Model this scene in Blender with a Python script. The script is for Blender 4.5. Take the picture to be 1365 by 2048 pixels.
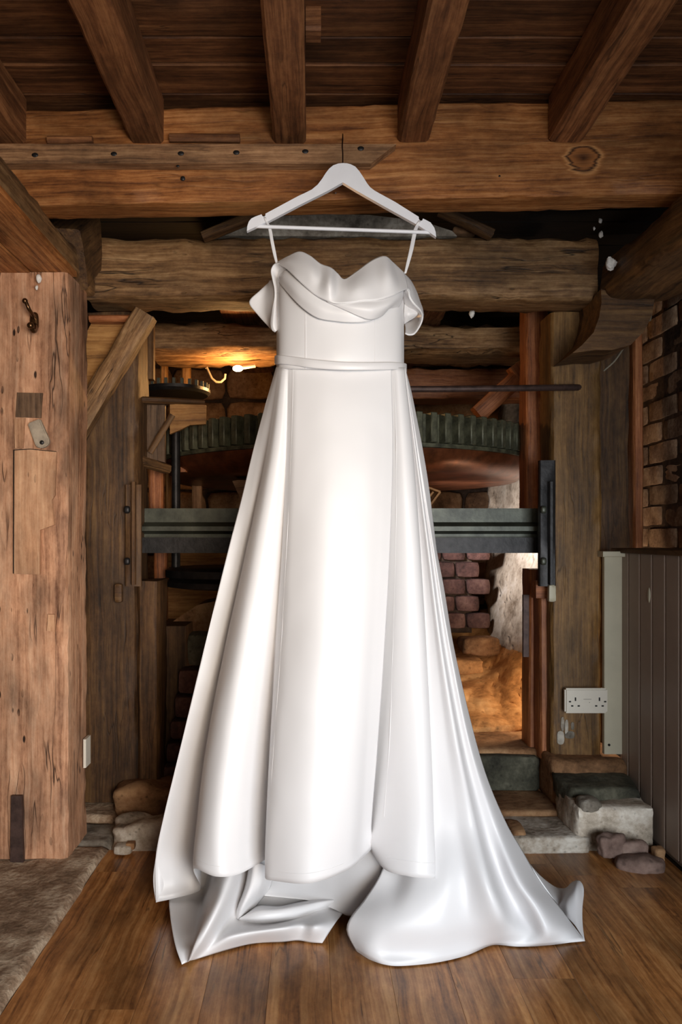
import bpy, bmesh, math, random
from mathutils import Vector, Matrix, noise
for o in list(bpy.data.objects): bpy.data.objects.remove(o, do_unlink=True)
S = bpy.context.scene
COL = S.collection
F, H, VX, VY = 1500.0, 0.9, 622.0, 1075.0      # focal length in pixels, eye height, vanishing point

def srgb(r, g, b):
    def f(c):
        c /= 255.0
        return c/12.92 if c <= 0.04045 else ((c+0.055)/1.055)**2.4
    return (f(r), f(g), f(b), 1.0)

def P(x, y, D):
    """pixel + distance -> point in the room; D below 0.6 is read as a height above the floor"""
    if D < 0.6: D = (H-D)*F/(y-VY)
    return Vector(((x-VX)*D/F, D, H+(VY-y)*D/F))

# ------------------------------------------------------------------ camera, world, lights
cd = bpy.data.cameras.new('camera'); cam = bpy.data.objects.new('camera', cd); COL.objects.link(cam)
cam.location = (0, 0, H); cam.rotation_euler = (math.pi/2, 0, 0)
cd.sensor_fit = 'VERTICAL'; cd.sensor_height = 36; cd.sensor_width = 24
cd.lens = F/2048*36; cd.shift_x = (682.5-VX)/2048; cd.shift_y = (VY-1024)/2048
cd.clip_start = 0.05
S.camera = cam
S.view_settings.view_transform = 'Standard'; S.view_settings.look = 'None'
S.view_settings.exposure = 0.0; S.view_settings.gamma = 1; S.view_settings.use_curve_mapping = False

w = bpy.data.worlds.new('world'); S.world = w; w.use_nodes = True
w.node_tree.nodes['Background'].inputs[0].default_value = (0.75, 0.8, 1.0, 1)
w.node_tree.nodes['Background'].inputs[1].default_value = 0.02

def area(name, loc, target, sx, sy, power, col, spread=180):
    l = bpy.data.lights.new(name, 'AREA'); l.shape = 'RECTANGLE'; l.size = sx; l.size_y = sy
    l.energy = power; l.color = col; l.spread = math.radians(spread)
    o = bpy.data.objects.new(name, l); COL.objects.link(o); o.location = loc
    o.rotation_euler = (Vector(target)-Vector(loc)).to_track_quat('-Z', 'Y').to_euler()
    return o
def point(name, loc, power, col, r=0.03):
    l = bpy.data.lights.new(name, 'POINT'); l.energy = power; l.color = col; l.shadow_soft_size = r
    o = bpy.data.objects.new(name, l); COL.objects.link(o); o.location = loc
    return o
# daylight from the window behind the camera, and lights aimed at post and beam
area('window_light', (0.82, -0.45, 0.62), (-0.04, 1.8, 0.22), 1.0, 0.9, 21.5, (0.88, 0.94, 1.0), 112)
area('post_fill_light', (0.35, -0.5, 0.95), (-0.70, 2.0, 0.90), 0.5, 0.6, 5.0, (1.0, 0.82, 0.64), 62)  # fill added to brighten the left post and threshold stone
area('beam_light', (0.0, -0.3, 1.2), (0.25, 1.9, 1.6), 0.5, 0.4, 1.1, (1.0, 0.86, 0.7), 75)  # warm light aimed up at the front beam
# lights in the machinery pit
point('pit_bulb_light', P(474, 772, 2.98), 6, (1.0, 0.52, 0.18), 0.03)
point('pit_side_light', (0.96, 2.74, 0.50), 5.5, (1.0, 0.76, 0.52), 0.07)
area('rock_face_fill', (0.36, 2.9, 0.98), (1.0, 3.35, 0.92), 0.1, 0.1, 3.2, (0.9, 0.9, 1.0), 80)  # added cool fill, hidden behind the dress, to brighten the plastered rock
point('pit_low_light', (-0.25, 3.35, 1.2), 3, (1.0, 0.6, 0.3), 0.05)

# ------------------------------------------------------------------ object helpers
def tag(o, label=None, cat=None, group=None, kind=None):
    if label: o['label'] = label
    if cat: o['category'] = cat
    if group: o['group'] = group
    if kind: o['kind'] = kind
    return o
def link(o, parent=None):
    COL.objects.link(o)
    if parent is not None:
        o.parent = parent; o.matrix_parent_inverse = world_of(parent).inverted()
    return o
def world_of(o):
    if o.parent is None: return o.matrix_basis.copy()
    return world_of(o.parent) @ o.matrix_parent_inverse @ o.matrix_basis
def empty(name, loc, label=None, cat=None, group=None):
    o = bpy.data.objects.new(name, None); o.empty_display_size = 0.05
    o.location = loc; COL.objects.link(o)
    return tag(o, label, cat, group)
def finish(name, bm, mat, parent=None, matrix=None, ang=35, smooth=True):
    bmesh.ops.recalc_face_normals(bm, faces=bm.faces)
    if smooth:
        a = math.radians(ang)
        for f in bm.faces: f.smooth = True
        for e in bm.edges:
            if len(e.link_faces) == 2 and e.calc_face_angle(0) > a: e.smooth = False
    me = bpy.data.meshes.new(name); bm.to_mesh(me); bm.free()
    o = bpy.data.objects.new(name, me)
    if mat: me.materials.append(mat)
    if matrix is not None: o.matrix_basis = matrix
    link(o, parent)
    return o
def nz(p, s=1.0, k=0): return noise.noise(Vector((p[0]*s+k*7.3, p[1]*s-k*3.1, p[2]*s+k*1.7)))

def frame(A, B):
    x = (B-A).normalized()
    if abs(x.z) > 0.9: y = Vector((1, 0, 0)); y = (y - x*y.dot(x)).normalized(); z = x.cross(y)
    else:
        z = Vector((0, 0, 1)); z = (z - x*z.dot(x)).normalized(); y = z.cross(x)
    m = Matrix((x, y, z)).transposed().to_4x4(); m.translation = A
    return m

_seed = [0]
def timber(name, A, B, wy, wz, mat, parent=None, amp=0.003, chamf=0.006, step=0.04, k=4, taper=1.0, bow=0.0):
    """hand-hewn timber from A to B (centre line); local X runs along the grain"""
    A = Vector(A); B = Vector(B); L = (B-A).length; _seed[0] += 1; sd = _seed[0]
    n = max(2, int(L/step)); bm = bmesh.new(); rings = []
    base = []
    hy, hz = wy/2, wz/2; c = min(chamf, hy*0.6, hz*0.6)
    cor = [(-hy, -hz), (hy, -hz), (hy, hz), (-hy, hz)]
    for i in range(4):
        p0 = Vector(cor[i]); p1 = Vector(cor[(i+1) % 4]); d = (p1-p0).normalized(); l = (p1-p0).length
        for j in range(k+1):
            base.append(p0 + d*(c + (l-2*c)*j/k))
    for s in range(n+1):
        u = s/n; x = u*L; sc = 1+(taper-1)*u; ring = []
        for b in base:
            v = Vector((x, b.x*sc, b.y*sc + bow*math.sin(math.pi*u)))
            r = Vector((0, b.x/hy, b.y/hz))
            d = amp*(nz(v, 3.5, sd)*1.0 + nz(v, 19, sd+3)*0.5 + nz(v, 45, sd+6)*0.3)
            edge = min(1, abs(r.y)**6*abs(r.z)**6*3)
            d -= edge*amp*1.2*abs(nz(v, 14, sd+9))*2
            v += Vector((0, r.y, r.z))*d
            if s in (0, n): v.x += amp*nz(v, 20, sd)
            ring.append(bm.verts.new(v))
        rings.append(ring)
    m = len(base)
    for s in range(n):
        for j in range(m):
            bm.faces.new((rings[s][j], rings[s][(j+1) % m], rings[s+1][(j+1) % m], rings[s+1][j]))
    bm.faces.new(rings[0]); bm.faces.new(rings[-1][::-1])
    return finish(name, bm, mat, parent, frame(A, B), ang=38)

def slab(name, x0, x1, y0, y1, z0, z1, mat, parent=None, amp=0.0, grain='X', chamf=0.002, step=0.08, k=1):
    """axis-aligned board or block as a timber running along the given axis"""
    cx, cy, cz = (x0+x1)/2, (y0+y1)/2, (z0+z1)/2
    if grain == 'X': return timber(name, (x0, cy, cz), (x1, cy, cz), y1-y0, z1-z0, mat, parent, amp, chamf, step, k)
    if grain == 'Y': return timber(name, (cx, y0, cz), (cx, y1, cz), x1-x0, z1-z0, mat, parent, amp, chamf, step, k)
    return timber(name, (cx, cy, z0), (cx, cy, z1), x1-x0, y1-y0, mat, parent, amp, chamf, step, k)

def rock(name, c, s, mat, parent=None, amp=0.012, n=8, cuts=7, freq=6, rot=0.0, seed=None, world=False):
    """rounded irregular stone, half sizes s"""
    _seed[0] += 1; sd = seed if seed is not None else _seed[0]
    bm = bmesh.new(); bmesh.ops.create_cube(bm, size=2)
    bmesh.ops.subdivide_edges(bm, edges=bm.edges[:], cuts=cuts, use_grid_fill=True)
    for v in bm.verts:
        p = v.co; l = (abs(p.x)**n+abs(p.y)**n+abs(p.z)**n)**(1/n); p = p/l
        q = Vector((p.x*s[0], p.y*s[1], p.z*s[2]))
        d = nz(q, freq, sd)*amp*1.6 + nz(q, freq*3, sd+5)*amp*0.7 + nz(q, freq*9, sd+8)*amp*0.25
        q += q.normalized()*d
        v.co = q
    return finish(name, bm, mat, parent, Matrix.Translation(Vector(c)) @ Matrix.Rotation(rot, 4, 'Z'), ang=60)

def prism(name, pts, D0, D1, mat, parent=None, bevel=0.0, ang=30, raw=False):
    """outline in picture terms at distance D0, extruded back in depth to D1"""
    bm = bmesh.new()
    w0 = [P(x, y, D0) for x, y in pts] if not raw else [Vector((x, D0, z)) for x, z in pts]
    a = [bm.verts.new(v) for v in w0]; b = [bm.verts.new(Vector((v.x, D1, v.z))) for v in w0]
    n = len(a); bm.faces.new(a); bm.faces.new(b[::-1])
    for i in range(n): bm.faces.new((a[i], b[i], b[(i+1) % n], a[(i+1) % n]))
    if bevel: bmesh.ops.bevel(bm, geom=[e for e in bm.edges if len(e.link_faces) == 2 and e.calc_face_angle(0) > 0.5], offset=bevel, segments=2, profile=0.5, affect='EDGES')
    return finish(name, bm, mat, parent, ang=ang)

def tube(name, pts, r, mat, parent=None, n=10, closed=False, radii=None):
    pts = [Vector(p) for p in pts]
    bm = bmesh.new(); rings = []; prev = None
    for i, p in enumerate(pts):
        t = (pts[min(i+1, len(pts)-1)] - pts[max(i-1, 0)]).normalized()
        if prev is None:
            u = t.orthogonal().normalized()
        else:
            u = (prev - t*prev.dot(t)).normalized()
        prev = u; v = t.cross(u); rr = radii[i] if radii else r
        rings.append([bm.verts.new(p + (u*math.cos(a)+v*math.sin(a))*rr) for a in [2*math.pi*j/n for j in range(n)]])
    for i in range(len(rings)-1):
        for j in range(n): bm.faces.new((rings[i][j], rings[i][(j+1) % n], rings[i+1][(j+1) % n], rings[i+1][j]))
    bm.faces.new(rings[0]); bm.faces.new(rings[-1][::-1])
    return finish(name, bm, mat, parent, ang=50)
def ball(name, c, r, mat, parent=None, sc=(1, 1, 1), seg=14):
    bm = bmesh.new(); bmesh.ops.create_uvsphere(bm, u_segments=seg, v_segments=seg//2+2, radius=r)
    for v in bm.verts: v.co = Vector((v.co.x*sc[0], v.co.y*sc[1], v.co.z*sc[2]))
    return finish(name, bm, mat, parent, Matrix.Translation(Vector(c)), ang=180)
def lathe(name, c, prof, mat, parent=None, n=64, ang=35):
    bm = bmesh.new(); rings = []
    for r, z in prof:
        rings.append([bm.verts.new((r*math.cos(2*math.pi*j/n), r*math.sin(2*math.pi*j/n), z)) for j in range(n)])
    for i in range(len(rings)-1):
        for j in range(n): bm.faces.new((rings[i][j], rings[i][(j+1) % n], rings[i+1][(j+1) % n], rings[i+1][j]))
    bm.faces.new(rings[0]); bm.faces.new(rings[-1][::-1])
    return finish(name, bm, mat, parent, Matrix.Translation(Vector(c)), ang=ang)

def spline(pts, n):
    """Catmull-Rom through pts, sampled at n points by chord length"""
    if len(pts) == 1: return [pts[0].copy() for _ in range(n)]
    d = [0]
    for i in range(1, len(pts)): d.append(d[-1]+max(1e-5, (pts[i]-pts[i-1]).length))
    out = []; m = len(pts)
    for s in range(n):
        t = d[-1]*s/(n-1); i = 0
        while i < m-2 and d[i+1] < t: i += 1
        u = (t-d[i])/(d[i+1]-d[i])
        def tan(j):
            if j == 0: return (pts[1]-pts[0])/(d[1]-d[0])
            if j == m-1: return (pts[-1]-pts[-2])/(d[-1]-d[-2])
            return (pts[j+1]-pts[j-1])/(d[j+1]-d[j-1])
        h = d[i+1]-d[i]; a, b = pts[i], pts[i+1]; ta, tb = tan(i)*h, tan(i+1)*h
        u2, u3 = u*u, u*u*u
        out.append(a*(2*u3-3*u2+1)+ta*(u3-2*u2+u)+b*(-2*u3+3*u2)+tb*(u3-u2))
    return out
def grid(ribs, nv, nu):
    R = [spline([P(*p) for p in r], nv) for r in ribs]
    rows = []
    for i in range(nv):
        pts = [r[i] for r in R]; m = len(pts); row = []
        for s in range((m-1)*nu+1):
            t = s/nu; j = min(int(t), m-2); u = t-j
            a, b = pts[j], pts[j+1]
            ta = (pts[j+1]-pts[j-1])*0.5 if j > 0 else (b-a)
            tb = (pts[j+2]-pts[j])*0.5 if j < m-2 else (b-a)
            lim = (b-a).length*1.3
            if ta.length > lim: ta = ta*(lim/ta.length)
            if tb.length > lim: tb = tb*(lim/tb.length)
            u2, u3 = u*u, u*u*u
            row.append(a*(2*u3-3*u2+1)+ta*(u3-2*u2+u)+b*(-2*u3+3*u2)+tb*(u3-u2))
        rows.append(row)
    return rows
def sheet(name, ribs, nv, nu, mat, parent, thick=0.0015, wob=0.0, floor=True, kids=None):
    rows = grid(ribs, nv, nu)
    bm = bmesh.new(); V = []
    for row in rows:
        r = []
        for p in row:
            if wob: p = p + Vector((0, nz(p, 9, 2)*wob + nz(p, 22, 5)*wob*0.35, 0))
            if floor and p.z < 0.003: p.z = 0.003
            r.append(bm.verts.new(p))
        V.append(r)
    for i in range(len(V)-1):
        for j in range(len(V[0])-1): bm.faces.new((V[i][j], V[i+1][j], V[i+1][j+1], V[i][j+1]))
    o = finish(name, bm, mat, parent, ang=180)
    if thick:
        s = o.modifiers.new('thickness', 'SOLIDIFY'); s.thickness = thick; s.offset = 0
    return o

# ------------------------------------------------------------------ materials
def newmat(name):
    m = bpy.data.materials.new(name); m.use_nodes = True
    nt = m.node_tree; b = nt.nodes['Principled BSDF']
    return m, nt, b
class N:
    def __init__(s, nt): s.nt = nt
    def __call__(s, t, **kw):
        n = s.nt.nodes.new(t)
        for k, v in kw.items():
            if k == 'ins':
                for i, x in v.items():
                    if hasattr(x, 'is_output') : s.nt.links.new(x, n.inputs[i])
                    else: n.inputs[i].default_value = x
            else: setattr(n, k, v)
        return n
def ramp(n, fac, stops):
    r = n('ShaderNodeValToRGB'); cr = r.color_ramp
    while len(cr.elements) < len(stops): cr.elements.new(0.5)
    for e, (p, c) in zip(cr.elements, stops): e.position = p; e.color = c
    n.nt.links.new(fac, r.inputs[0]); return r
def mixc(n, a, b, fac, mode='MIX'):
    m = n('ShaderNodeMix', data_type='RGBA', blend_type=mode)
    for i, v in ((0, fac), (6, a), (7, b)):
        if hasattr(v, 'is_output'): n.nt.links.new(v, m.inputs[i])
        else: m.inputs[i].default_value = v
    return m.outputs[2]
def mth(n, op, a, b=0.0, clamp=False):
    m = n('ShaderNodeMath', operation=op, use_clamp=clamp)
    for i, v in ((0, a), (1, b)):
        if hasattr(v, 'is_output'): n.nt.links.new(v, m.inputs[i])
        else: m.inputs[i].default_value = v
    return m.outputs[0]

def wood(name, dark, mid, light, rough=0.6, grain=1.0, bump=0.35, blotch=0.5, crack=0.5, holes=0.0, spec=0.35, var=0.25, knots=None, upright=False):
    m, nt, b = newmat(name); n = N(nt); L = nt.links
    tc = n('ShaderNodeTexCoord').outputs['Object']
    oi = n('ShaderNodeObjectInfo').outputs['Random']
    off = n('ShaderNodeCombineXYZ', ins={0: mth(n, 'MULTIPLY', oi, 13.0), 1: mth(n, 'MULTIPLY', oi, 7.0), 2: mth(n, 'MULTIPLY', oi, 5.0)}).outputs[0]
    vec = n('ShaderNodeVectorMath', operation='ADD', ins={0: tc, 1: off}).outputs[0]
    wrp = n('ShaderNodeTexNoise', ins={'Vector': vec, 'Scale': 5.0, 'Detail': 2.0})
    wv = n('ShaderNodeVectorMath', operation='MULTIPLY_ADD', ins={0: wrp.outputs['Color'], 1: (0.018, 0.018, 0.018), 2: vec}).outputs[0]
    def mp(s): return n('ShaderNodeMapping', ins={0: wv, 3: (s[1], s[2], s[0])}).outputs[0] if upright else n('ShaderNodeMapping', ins={0: wv, 3: s}).outputs[0]
    g1 = n('ShaderNodeTexNoise', ins={'Vector': mp((1.1*grain, 30*grain, 30*grain)), 'Scale': 1.8, 'Detail': 8.0, 'Roughness': 0.65}).outputs[0]
    g2 = n('ShaderNodeTexNoise', ins={'Vector': mp((3*grain, 90*grain, 90*grain)), 'Scale': 2.0, 'Detail': 4.0, 'Roughness': 0.6}).outputs[0]
    bl = n('ShaderNodeTexNoise', ins={'Vector': mp((2.2, 5, 5)), 'Scale': 1.6, 'Detail': 6.0, 'Roughness': 0.62}).outputs[0]
    g3 = n('ShaderNodeTexNoise', ins={'Vector': mp((14, 26, 26)), 'Scale': 2.2, 'Detail': 9.0, 'Roughness': 0.75}).outputs[0]
    gg = mth(n, 'ADD', mth(n, 'ADD', mth(n, 'MULTIPLY', g1, 0.42), mth(n, 'MULTIPLY', g2, 0.33)), mth(n, 'MULTIPLY', g3, 0.25))
    col = ramp(n, gg, [(0.38, dark), (0.49, mid), (0.62, light)]).outputs[0]
    bf = ramp(n, bl, [(0.34, (1-blotch,)*3+(1,)), (0.6, (1.1, 1.1, 1.1, 1))]).outputs[0]
    col = mixc(n, col, bf, 1.0, 'MULTIPLY')
    ck = n('ShaderNodeTexNoise', ins={'Vector': mp((1.3, 15, 15)), 'Scale': 1.1, 'Detail': 3.0, 'Roughness': 0.5}).outputs[0]
    cl = mth(n, 'ABSOLUTE', mth(n, 'SUBTRACT', ck, 0.5))
    cm = ramp(n, cl, [(0.0, (0, 0, 0, 1)), (0.010, (1, 1, 1, 1))]).outputs[0]
    msk = ramp(n, n('ShaderNodeTexNoise', ins={'Vector': vec, 'Scale': 3.1, 'Detail': 2.0}).outputs[0], [(0.5, (1, 1, 1, 1)), (0.56, (0, 0, 0, 1))]).outputs[0]
    ckf = mth(n, 'MAXIMUM', cm, msk)
    dk = tuple(c*0.12 for c in dark[:3])+(1,)
    col = mixc(n, mixc(n, col, dk, crack), col, ckf)
    hgt = mth(n, 'ADD', mth(n, 'MULTIPLY', gg, 0.8), mth(n, 'MULTIPLY', ckf, 0.35*crack))
    if holes:
        vo = n('ShaderNodeTexVoronoi', ins={'Vector': mp((12, 34, 34)), 'Scale': 1.2, 'Randomness': 1.0}).outputs[0]
        hm = ramp(n, vo, [(0.10, (0, 0, 0, 1)), (0.17, (1, 1, 1, 1))]).outputs[0]
        hk = ramp(n, n('ShaderNodeTexNoise', ins={'Vector': vec, 'Scale': 6.0, 'Detail': 3.0}).outputs[0], [(0.50, (1, 1, 1, 1)), (0.58, (0, 0, 0, 1))]).outputs[0]
        hf = mth(n, 'MAXIMUM', hm, hk)
        col = mixc(n, mixc(n, col, dk, holes), col, hf)
        hgt = mth(n, 'ADD', hgt, mth(n, 'MULTIPLY', hf, 0.5))
    if knots:
        for (kx, ky, kz, kr) in knots:
            dv = n('ShaderNodeVectorMath', operation='SUBTRACT', ins={0: tc, 1: (kx, ky, kz)}).outputs[0]
            dv = n('ShaderNodeVectorMath', operation='MULTIPLY', ins={0: dv, 1: (0.8/kr, 0.0, 1.0/kr)}).outputs[0]
            ln = n('ShaderNodeVectorMath', operation='LENGTH', ins={0: dv}).outputs[1]
            ln = mth(n, 'ADD', ln, mth(n, 'MULTIPLY', mth(n, 'SUBTRACT', g1, 0.5), 0.7))
            kc = ramp(n, ln, [(0.0, tuple(c*0.5 for c in dark[:3])+(1,)), (0.28, mid), (0.34, tuple(c*0.3 for c in dark[:3])+(1,)), (0.42, light), (0.5, mid)]).outputs[0]
            kf = ramp(n, ln, [(0.40, (1, 1, 1, 1)), (0.55, (0, 0, 0, 1))]).outputs[0]
            col = mixc(n, col, kc, kf)
    rv = mth(n, 'ADD', mth(n, 'MULTIPLY', oi, 2*var), 1-var)
    hs = n('ShaderNodeHueSaturation', ins={'Value': rv, 'Color': col}).outputs[0]
    L.new(hs, b.inputs['Base Color'])
    b.inputs['Roughness'].default_value = rough; b.inputs['Specular IOR Level'].default_value = spec
    bp = n('ShaderNodeBump', ins={'Strength': bump, 'Distance': 0.012, 'Height': hgt})
    L.new(bp.outputs[0], b.inputs['Normal'])
    return m

def stone(name, c1, c2, c3, scale=1.0, rough=0.85, bump=0.6, spec=0.3, var=0.2, pit=0.4):
    m, nt, b = newmat(name); n = N(nt); L = nt.links
    tc = n('ShaderNodeTexCoord').outputs['Object']; oi = n('ShaderNodeObjectInfo').outputs['Random']
    off = n('ShaderNodeCombineXYZ', ins={0: mth(n, 'MULTIPLY', oi, 13.0), 1: mth(n, 'MULTIPLY', oi, 7.0), 2: oi}).outputs[0]
    vec = n('ShaderNodeVectorMath', operation='ADD', ins={0: tc, 1: off}).outputs[0]
    a = n('ShaderNodeTexNoise', ins={'Vector': vec, 'Scale': 7*scale, 'Detail': 9.0, 'Roughness': 0.62}).outputs[0]
    f = n('ShaderNodeTexNoise', ins={'Vector': vec, 'Scale': 55*scale, 'Detail': 6.0, 'Roughness': 0.7}).outputs[0]
    v = n('ShaderNodeTexVoronoi', ins={'Vector': vec, 'Scale': 38*scale}).outputs[0]
    mx = mth(n, 'ADD', mth(n, 'MULTIPLY', a, 0.7), mth(n, 'MULTIPLY', f, 0.3))
    col = ramp(n, mx, [(0.36, c1), (0.5, c2), (0.64, c3)]).outputs[0]
    pm = ramp(n, v, [(0.08, tuple(c*0.3 for c in c1[:3])+(1,)), (0.22, (1, 1, 1, 1))]).outputs[0]
    col = mixc(n, col, pm, pit, 'MULTIPLY')
    rv = mth(n, 'ADD', mth(n, 'MULTIPLY', oi, 2*var), 1-var)
    L.new(n('ShaderNodeHueSaturation', ins={'Value': rv, 'Color': col}).outputs[0], b.inputs['Base Color'])
    b.inputs['Roughness'].default_value = rough; b.inputs['Specular IOR Level'].default_value = spec
    hgt = mth(n, 'ADD', mth(n, 'MULTIPLY', a, 1.2), mth(n, 'MULTIPLY', f, 0.5))
    hgt = mth(n, 'ADD', hgt, mth(n, 'MULTIPLY', v, 0.3))
    L.new(n('ShaderNodeBump', ins={'Strength': bump*0.7, 'Distance': 0.012, 'Height': hgt}).outputs[0], b.inputs['Normal'])
    return m
def plain(name, c, rough=0.5, metal=0.0, spec=0.5, nscale=30, namt=0.2, bump=0.1, emit=0.0):
    m, nt, b = newmat(name); n = N(nt); L = nt.links
    tc = n('ShaderNodeTexCoord').outputs['Object']
    a = n('ShaderNodeTexNoise', ins={'Vector': tc, 'Scale': nscale, 'Detail': 6.0, 'Roughness': 0.65}).outputs[0]
    lo = tuple(x*(1-namt) for x in c[:3])+(1,); hi = tuple(min(1, x*(1+namt)) for x in c[:3])+(1,)
    L.new(ramp(n, a, [(0.35, lo), (0.65, hi)]).outputs[0], b.inputs['Base Color'])
    b.inputs['Roughness'].default_value = rough; b.inputs['Metallic'].default_value = metal
    b.inputs['Specular IOR Level'].default_value = spec
    if bump: L.new(n('ShaderNodeBump', ins={'Strength': bump, 'Distance': 0.004, 'Height': a}).outputs[0], b.inputs['Normal'])
    if emit:
        b.inputs['Emission Color'].default_value = c; b.inputs['Emission Strength'].default_value = emit
    return m

W_red = wood('old_red_pine', srgb(98, 54, 24), srgb(160, 100, 52), srgb(204, 144, 88), rough=0.5, blotch=0.5, crack=0.35, var=0.12,
             knots=[(1.51, 0.0, -0.028, 0.085)])
W_strip = wood('strip_wood', srgb(84, 58, 38), srgb(136, 98, 66), srgb(182, 140, 100), rough=0.65, blotch=0.45, crack=0.3, var=0.05)
W_joist = wood('joist_wood', srgb(70, 40, 22), srgb(122, 76, 44), srgb(166, 112, 70), rough=0.6, blotch=0.45, crack=0.6, var=0.15)
W_plank = wood('ceiling_board', srgb(52, 30, 15), srgb(96, 58, 32), srgb(136, 90, 54), rough=0.6, grain=0.8, blotch=0.55, crack=0.6, var=0.25)
W_oak = wood('aged_oak_beam', srgb(70, 46, 26), srgb(130, 94, 58), srgb(180, 142, 98), rough=0.65, blotch=0.5, crack=0.9, grain=0.7, holes=0.4, var=0.08, bump=0.5)
W_post = wood('worm_eaten_post', srgb(122, 78, 52), srgb(190, 140, 106), srgb(218, 174, 140), rough=0.65, blotch=0.6, crack=0.9, grain=0.5, holes=1.0, var=0.03, bump=0.7)
W_shade = wood('shade_black_board', srgb(12, 9, 7), srgb(22, 16, 12), srgb(34, 24, 17), rough=0.8)  # near-black colour that stands in for shade
W_dark = wood('dark_stained_oak', srgb(44, 28, 14), srgb(88, 60, 34), srgb(122, 90, 54), rough=0.6, blotch=0.45, crack=0.5, grain=0.6, var=0.15)
W_inlay = wood('inlay_patch', srgb(116, 82, 56), srgb(164, 122, 88), srgb(196, 156, 118), rough=0.6, blotch=0.3, crack=0.4, grain=1.0, var=0.05)
W_inlayV = wood('inlay_patch_upright', srgb(122, 84, 58), srgb(178, 132, 98), srgb(206, 164, 128), rough=0.6, blotch=0.5, crack=0.6, grain=0.6, var=0.05, holes=0.6, upright=True)
W_darkV = wood('dark_patch_upright', srgb(60, 42, 28), srgb(104, 78, 56), srgb(134, 106, 80), rough=0.6, blotch=0.4, crack=0.4, upright=True)
W_socketpost = wood('golden_brown_oak', srgb(64, 42, 18), srgb(112, 80, 42), srgb(146, 110, 64), rough=0.55, blotch=0.5, crack=0.5, grain=0.6, var=0.05)
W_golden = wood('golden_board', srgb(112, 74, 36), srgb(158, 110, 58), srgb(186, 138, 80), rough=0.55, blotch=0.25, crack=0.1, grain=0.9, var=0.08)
W_jamb = wood('red_jamb_wood', srgb(104, 58, 32), srgb(156, 94, 56), srgb(190, 126, 80), rough=0.5, blotch=0.3, crack=0.2, var=0.1)
W_floor = wood('oak_laminate', srgb(100, 58, 26), srgb(164, 108, 58), srgb(204, 150, 94), rough=0.32, blotch=0.5, crack=0.6, grain=0.6, bump=0.05, spec=0.5, var=0.12)
M_stone = stone('grey_field_stone', srgb(80, 72, 62), srgb(140, 130, 116), srgb(196, 188, 174))
M_stone_brown = stone('brown_stone', srgb(92, 64, 40), srgb(148, 108, 74), srgb(186, 146, 106))  # brown tones mixed by noise over the whole stone
M_stone_dark = stone('mossy_dark_stone', srgb(44, 42, 34), srgb(82, 80, 66), srgb(122, 118, 100))
M_stone_slab = stone('gritty_threshold_stone', srgb(104, 82, 62), srgb(164, 136, 110), srgb(222, 200, 172), scale=1.6, bump=0.9)
M_white_stone = stone('limewashed_stone', srgb(116, 104, 88), srgb(188, 174, 156), srgb(232, 224, 210), scale=1.2)
M_rubble = stone('mauve_rubble', srgb(80, 62, 54), srgb(122, 100, 90), srgb(152, 130, 118), scale=0.8, bump=0.4)
M_rock = stone('sandy_rock', srgb(126, 84, 46), srgb(190, 136, 82), srgb(220, 172, 116), scale=0.7)
M_lime = stone('lime_plastered_rock', srgb(120, 100, 78), srgb(190, 170, 144), srgb(224, 208, 186), scale=0.8)
M_brick = stone('smoked_brick', srgb(96, 72, 54), srgb(144, 116, 92), srgb(184, 158, 130), scale=1.5, var=0.3, bump=0.5)
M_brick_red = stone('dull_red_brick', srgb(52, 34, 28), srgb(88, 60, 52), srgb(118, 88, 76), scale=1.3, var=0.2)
M_mortar = stone('dark_mortar', srgb(40, 30, 22), srgb(66, 50, 38), srgb(96, 76, 58), scale=1.4)
M_earth = stone('dark_earth', srgb(40, 30, 22), srgb(66, 50, 36), srgb(92, 72, 52), scale=1.0)
M_iron = plain('painted_iron', srgb(72, 74, 64), rough=0.42, metal=0.35, namt=0.45, nscale=14, bump=0.25)
M_irondark = plain('black_iron', srgb(40, 38, 38), rough=0.45, metal=0.5, namt=0.4, bump=0.3)
M_rust = plain('rusty_iron', srgb(110, 62, 36), rough=0.38, metal=0.55, namt=0.5, nscale=12, bump=0.35)
M_gear = plain('mossy_cast_iron', srgb(84, 84, 66), rough=0.5, metal=0.3, namt=0.6, nscale=24, bump=0.5)
M_strap = plain('brown_iron_strap', srgb(74, 56, 50), rough=0.55, metal=0.4, namt=0.4, bump=0.4)
M_bronze = plain('antique_bronze', srgb(96, 70, 46), rough=0.28, metal=0.9, namt=0.3, bump=0.05)
M_chrome = plain('hook_steel', srgb(110, 100, 96), rough=0.2, metal=1.0, namt=0.05, bump=0)
M_white = plain('white_lacquer', srgb(236, 236, 240), rough=0.4, namt=0.02, bump=0.02)
M_plastic = plain('white_plastic', srgb(214, 206, 190), rough=0.4, namt=0.02, bump=0)
M_black = plain('socket_hole', srgb(12, 11, 10), rough=0.8, namt=0.1, bump=0)
M_grey = plain('pale_socket_print', srgb(150, 145, 135), rough=0.6, namt=0.1, bump=0)
M_panel = plain('taupe_panel_paint', srgb(160, 142, 128), rough=0.5, namt=0.06, nscale=8, bump=0.05)
M_return = plain('cream_trim_paint', srgb(186, 178, 154), rough=0.5, namt=0.06, nscale=8, bump=0.05)
M_web = plain('cobweb_white', srgb(220, 214, 206), rough=0.9, namt=0.2, nscale=80, bump=0.5)
M_cable = plain('pale_cable_sheath', srgb(128, 118, 100), rough=0.6, namt=0.15, bump=0)
M_limb = plain('grey_turn_button', srgb(150, 136, 118), rough=0.6, namt=0.3, bump=0.3)
M_bulb = plain('glowing_bulb', (1.0, 0.72, 0.40, 1), rough=0.5, namt=0, bump=0, emit=22)

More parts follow.
